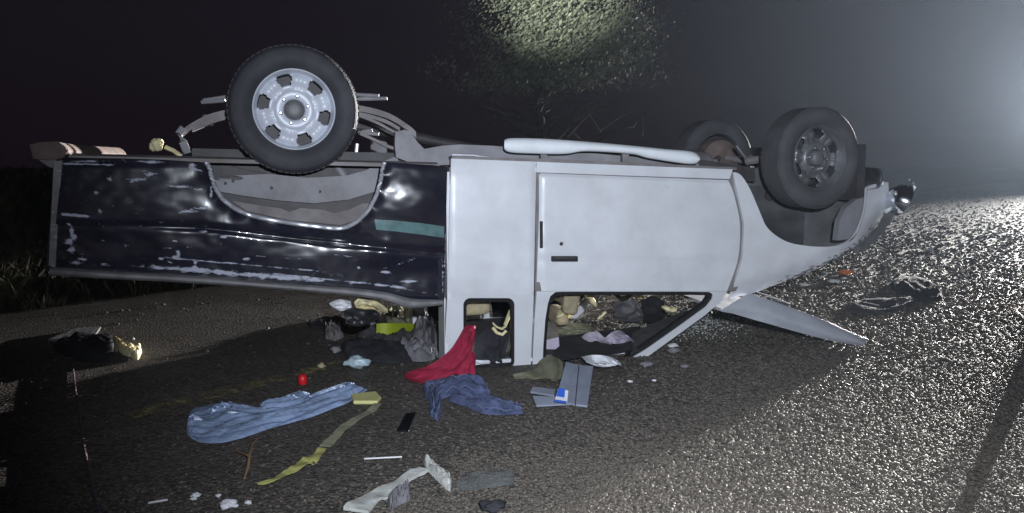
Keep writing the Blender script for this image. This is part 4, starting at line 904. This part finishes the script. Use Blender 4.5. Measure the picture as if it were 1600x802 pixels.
# cream scraps hanging from the torn seats
for i, secs in enumerate((((870, 496), (880, 490), (888, 484)), ((888, 497), (896, 490), (900, 486)), ((934, 499), (942, 492), (946, 487)), ((915, 458), (923, 466), (930, 478)), ((1036, 480), (1048, 485), (1056, 482)), ((994, 462), (1000, 466), (1006, 463)))):
    w = (.28, .3, .32, .34, .42, .45)[i]; rr0 = (.016, .022, .014, .034, .034, .018)[i]
    b = MB(); pp = [T2W(P(x, y, w)) for x, y in secs]
    b.tube([pp[0], (pp[0] + pp[1]) / 2, pp[1], (pp[1] + pp[2]) / 2, pp[2]], [rr0 * .6, rr0 * 1.2, rr0, rr0 * 1.1, rr0 * .6], 7, (1, .5))
    tag(b.build('seat_foam_shred', 'cream_foam', smooth=False), {4: 'cream foam piece near the windscreen pillar inside the cab', 3: 'broad cream foam piece at the top of the door window', 5: 'small cream foam piece above the grey cushion in the cab'}.get(i, 'cream foam shred hanging from the torn seats inside the cab'), 'foam', 'foam shreds from the seats')
# ---- right: bits of lamp, mouldings and glass
lump('indicator_lens', 1322, 430, .05, 'orange_lens', 'broken orange indicator lens on the gravel below the front wing', 'lens', (1.4, .8, .5), 160, sharp=True, rough=.6)
cloth('plastic_debris', [ground_loft([(1390, 446), (1410, 433), (1440, 436), (1470, 455)], [(1395, 455), (1420, 466), (1448, 475), (1474, 468)], .05, seed=301, fold=.6)], 'dark_debris', 'dark buckled plastic panel on the bright gravel', 'plastic panel')
cloth('grey_moulding', [ground_loft([(1322, 480), (1345, 470), (1390, 466), (1432, 466)], [(1326, 488), (1350, 492), (1395, 488), (1434, 474)], .03, seed=305, fold=.6)], 'grey_debris', 'grey flattened moulding piece lying beyond the open bonnet', 'moulding')
b = MB(); b.tube([G(x, y, z) for x, y, z in ((1371, 418, .15), (1384, 424, .16), (1394, 436, .12), (1400, 448, .06), (1401, 456, .01))], [.003, .004, .004, .005, .005], 6)
tag(b.build('chrome_strip', 'chrome'), 'thin chrome strip curling up from the road by the dark panel', 'chrome strip')
stick('bright_moulding', (1340, 462), (1412, 465), .006, 'chrome', 'straight bright moulding lying beside the grey moulding piece', 'moulding')
for i, (x, y, r) in enumerate(((1290, 428, .025), (1303, 442, .04), (1451, 393, .05), (1257, 447, .03), (1345, 440, .02), (1318, 437, .02), (1420, 400, .02), (1360, 425, .02), (1352, 372, .035))):
    lump('white_shard', x, y, r, 'glass_bit', {1: 'large white shard beside the orange lens on the gravel', 2: 'broad white shard lying beyond the dark buckled panel', 3: 'white shard tucked under the lower wing edge', 8: 'white shard just below the broken headlight'}.get(i, 'white plastic shard scattered on the gravel in front of the truck'), 'shard', (1.5, 1, .4), 200 + i, group='white shards in front of the truck', sharp=True, rough=.6)
for i, (x, y, r) in enumerate(((812 + 240, 543, .025), (984, 598, .012), (1022, 596, .010), (1010, 573, .03), (1070, 575, .02), (1052, 552, .03))):
    lump('pale_scrap', x, y, r, 'paper' if i < 3 else 'grey_cloth', ('white paper scrap lying under the windscreen pillar' if i < 3 else 'grey cloth scrap lying under the windscreen pillar'), 'scrap', (1.3, 1, .5), 220 + i, group='paper scraps by the pillar' if i < 3 else 'cloth scraps by the pillar', rough=.6)
# crumbled windscreen glass, one mass
n = 2600
gx = np.concatenate([rng.normal(1070, 45, n // 2), rng.uniform(1000, 1180, n // 4), rng.uniform(820, 1420, n - n // 2 - n // 4)]); gy = np.concatenate([rng.normal(508, 9, n // 2), rng.normal(500, 16, n // 4), rng.normal(450, 22, n - n // 2 - n // 4)])
gy = np.clip(gy, 395, 560)
gp = np.array([tuple(G(x, y, .001)) for x, y in zip(gx, gy)])
stones('broken_glass', gp, rng.uniform(.003, .0085, n), 'glass_bit', .8)

# ================================================================== ROADSIDE
def blade_mass(name, n, b0, b1, a0, a1, material, hmin, hmax):
    V = []; F = []
    for i in range(n):
        a = random.uniform(a0, a1); bq = random.uniform(b0, b1); c = road_pt(a, bq, -.012)
        if nse(c.x * .6, c.y * .6, 8) < -.15: continue
        for k in range(5):
            t = random.uniform(0, 6.28); h = random.uniform(hmin, hmax); d = Vector((math.cos(t), math.sin(t), 0)); s = Vector((-d.y, d.x, 0)) * .006; o_ = c + d * random.uniform(0, .05)
            q = len(V); V += [o_ - s, o_ + s, o_ + d * h * .3 + s * .6 + Vector((0, 0, h * .65)), o_ + d * h * .75 + Vector((0, 0, h))]; F += [(q, q + 1, q + 2), (q, q + 2, q + 3)]
    o = MB().add(V, F).build(name, material, smooth=False, recalc=False); o['kind'] = 'stuff'; return o
blade_mass('verge_grass', 9000, 7.3, 11.5, -6, 22, 'dry_grass', .08, .34)
blade_mass('far_scrub', 2600, 13, 17, -14, 26, 'dry_grass', .45, 1.25)
def tree(loc, H, rx, nleaf, leafm, label, seed, leaf=.05, zlo=.25, nbr=26, twigs=True):
    rnd = random.Random(seed); root = empty('tree', loc); b = MB(); tips = []
    trunk = [Vector((rnd.uniform(-.06, .06) * k, rnd.uniform(-.06, .06) * k, H * .72 * k / 6)) for k in range(7)]
    b.tube(trunk, [.11 * H / 5 * (1 - .11 * k) for k in range(7)], 8)
    for i in range(nbr):
        t = rnd.uniform(.12, .98); i0 = min(5, int(t * 6)); p = trunk[i0].lerp(trunk[i0 + 1], t * 6 - i0)
        a = rnd.uniform(0, 6.283); ln = rx * rnd.uniform(.55, 1.05) * (1 - .35 * t); up = rnd.uniform(.1, .8)
        pts = [p]; d = Vector((math.cos(a), math.sin(a), up)).normalized()
        for k in range(4):
            d = (d + Vector((rnd.uniform(-.3, .3), rnd.uniform(-.3, .3), rnd.uniform(-.2, .15)))).normalized(); pts.append(pts[-1] + d * ln / 4)
        b.tube(pts, [.035 * H / 5, .025 * H / 5, .016 * H / 5, .009, .004], 5); tips += pts[1:]
        for k in range(6 if twigs else 2):
            q = pts[rnd.randint(1, 4)]; d2 = Vector((rnd.uniform(-1, 1), rnd.uniform(-1, 1), rnd.uniform(-.5, .8))).normalized(); q1 = q + d2 * rnd.uniform(.25, .6); q2 = q1 + (d2 + Vector((rnd.uniform(-.6, .6), rnd.uniform(-.6, .6), rnd.uniform(-.4, .3)))).normalized() * rnd.uniform(.15, .4)
            b.tube([q, q1, q2], [.010, .006, .003], 4); tips += [q1, q2]
    b.build('trunk', 'bark', root)
    V = []; F = []; cl = [(t, rnd.uniform(.18, .42)) for t in tips]
    for i in range(nleaf):
        t, r = cl[rnd.randrange(len(cl))]; c = t + Vector((rnd.gauss(0, r * .6), rnd.gauss(0, r * .6), rnd.gauss(0, r * .5)))
        if c.z < zlo: continue
        n1 = Vector((rnd.uniform(-1, 1), rnd.uniform(-1, 1), rnd.uniform(-.4, 1))).normalized(); s = n1.orthogonal().normalized(); e = n1.cross(s); L = leaf * rnd.uniform(.6, 1.4); W = L * rnd.uniform(.25, .45)
        q = len(V); V += [c - s * L * .5, c + e * W * .5, c + s * L * .5, c - e * W * .5]; F.append((q, q + 1, q + 2, q + 3))
    MB().add(V, F).build('crown', leafm, root, smooth=False, recalc=False)
    return tag(root, label, 'tree')
tree((.55, 13.6, 0), 6.2, 2.3, 46000, 'leaf_pale', 'pale leafy tree lit by torchlight behind the upturned cab', 5, .068, 2.5, 60)
# ---- the vehicle whose headlights rake the road
VC = Vector((36.5, 47.5, 0)); VA = math.atan2(-RD.y, -RD.x)                # it faces back down the road towards the wreck
van = empty('parked_van', VC, VA); tag(van, 'white van parked up the road with its headlights on', 'van')
prof = [(0, .42), (.04, 1.2), (-.15, 1.38), (-.75, 1.5), (-1.35, 2.35), (-1.7, 2.52), (-4.6, 2.55), (-4.7, 2.3), (-4.7, .45)]
rows = [[Vector((x - .06 * abs(s) ** 3, s * .93 * (1 - .12 * max(0, (z - 1.1)) / 1.2), z)) for x, z in prof] for s in (-1, -.96, -.6, 0, .6, .96, 1)]
b = MB().grid(rows); k = len(prof); b.add(rows[0], [tuple(range(k))]); b.add(rows[-1], [tuple(range(k))])
vb = bevel(b.build('body', 'van_paint', van), .03)
MB().grid([[Vector((-.79 - .55 * t + .012, s * .78 * (1 - .1 * t), 1.55 + .78 * t + .012)) for t in (0, .5, 1)] for s in (-1, 0, 1)], Vector((.01, 0, .008))).build('windscreen', 'dark_glass', van)
bevel(MB().box((-.02, -.9, .36), (.10, .9, .60)).build('bumper', 'black_plastic', van), .04)
bevel(MB().box((0, -.38, .70), (.07, .38, .92)).build('grille', 'black_plastic', van), .015)
for s in (-1, 1):
    h = MB().lathe([(0, .03), (.07, .025), (.095, .0), (.10, -.05)], (.02, s * .70, .92), 20, 'x').build('headlight', 'lamp_white', van)
    MB().lathe([(.098, .012), (.112, .012), (.115, -.06)], (.02, s * .70, .92), 20, 'x').build('headlight_ring', 'chrome', h)
    m_ = bevel(MB().box((-.95, s * 1.12 - .09, 1.25), (-.87, s * 1.12 + .09, 1.50)).build('mirror', 'black_plastic', van), .02)
    MB().tube([(-.93, s * .9, 1.3), (-.91, s * 1.05, 1.33)], .02, 8).build('mirror_arm', 'black_plastic', m_)
    MB().lathe([(0, .03), (.09, .025), (.12, .0), (.12, -.09), (0, -.1)], (-1.75, s * .70, 2.74), 20, 'x').build('roof_lamp', 'lamp_white', van)
    for ux in (-.85, -3.7):
        MB().lathe([(.18, -.1), (.30, -.1), (.335, -.07), (.335, .07), (.30, .1), (.18, .1), (.12, .05), (0, .05)], (ux, s * .82, .335), 28).build('wheel', 'rubber', van)
    MB().lathe([(0, .03), (.035, .025), (.045, 0)], (-1.55, s * .70, 2.5), 12, 'z').build('marker_lamp', 'lamp_white', van)
hp = van.matrix_basis @ Vector((.20, 0, .85))
HL = Vector((VC.x, VC.y, 0)) - RD * .2 + Vector((0, 0, .88))
for s in (-1, 1):
    lp = VC + RD * 1.45 + Vector((-RD.y, RD.x, 0)) * (.70 * s) + Vector((0, 0, 2.80))
    lamp('headlight_beam', 'SPOT', lp, lp + Vector((-.604, -.797, .062)) * 20, 430000, (1, .97, .92), spot_size=R(23), spot_blend=1, shadow_soft_size=.06)
# ---- unseen slim post, added to cast the thin shadow across the gravel
ba = empty('shadow_post', road_pt(7.6, .50)); tag(ba, 'slim orange post with white bands, added unseen to cast a shadow', 'shadow post')
MB().lathe([(0, 0), (.16, 0), (.16, .03), (.10, .06), (.082, .08), (.075, .5), (.070, 1.02), (.05, 1.06), (0, 1.07)], (0, 0, 0), 24, 'z').build('tube', 'post_orange', ba)
for z in (.45, .75):
    MB().lathe([(.0785, z), (.0765, z + .14)], (0, 0, 0), 24, 'z').build('reflective_band', 'paper', ba)
# ---- haze
hz = bpy.data.materials.new('haze'); hz.use_nodes = True; n = hz.node_tree.nodes; n.remove(n["Principled BSDF"])
pv = n.new("ShaderNodeVolumePrincipled"); pv.inputs["Color"].default_value = (.66, .80, 1, 1); pv.inputs["Density"].default_value = .00052; pv.inputs["Anisotropy"].default_value = .52
hz.node_tree.links.new(pv.outputs[0], n["Material Output"].inputs["Volume"]); M['haze'] = hz
h = MB().box((-155, -125, -1.0), (175, 205, 8.5)).build('haze', 'haze', smooth=False); h['kind'] = 'stuff'
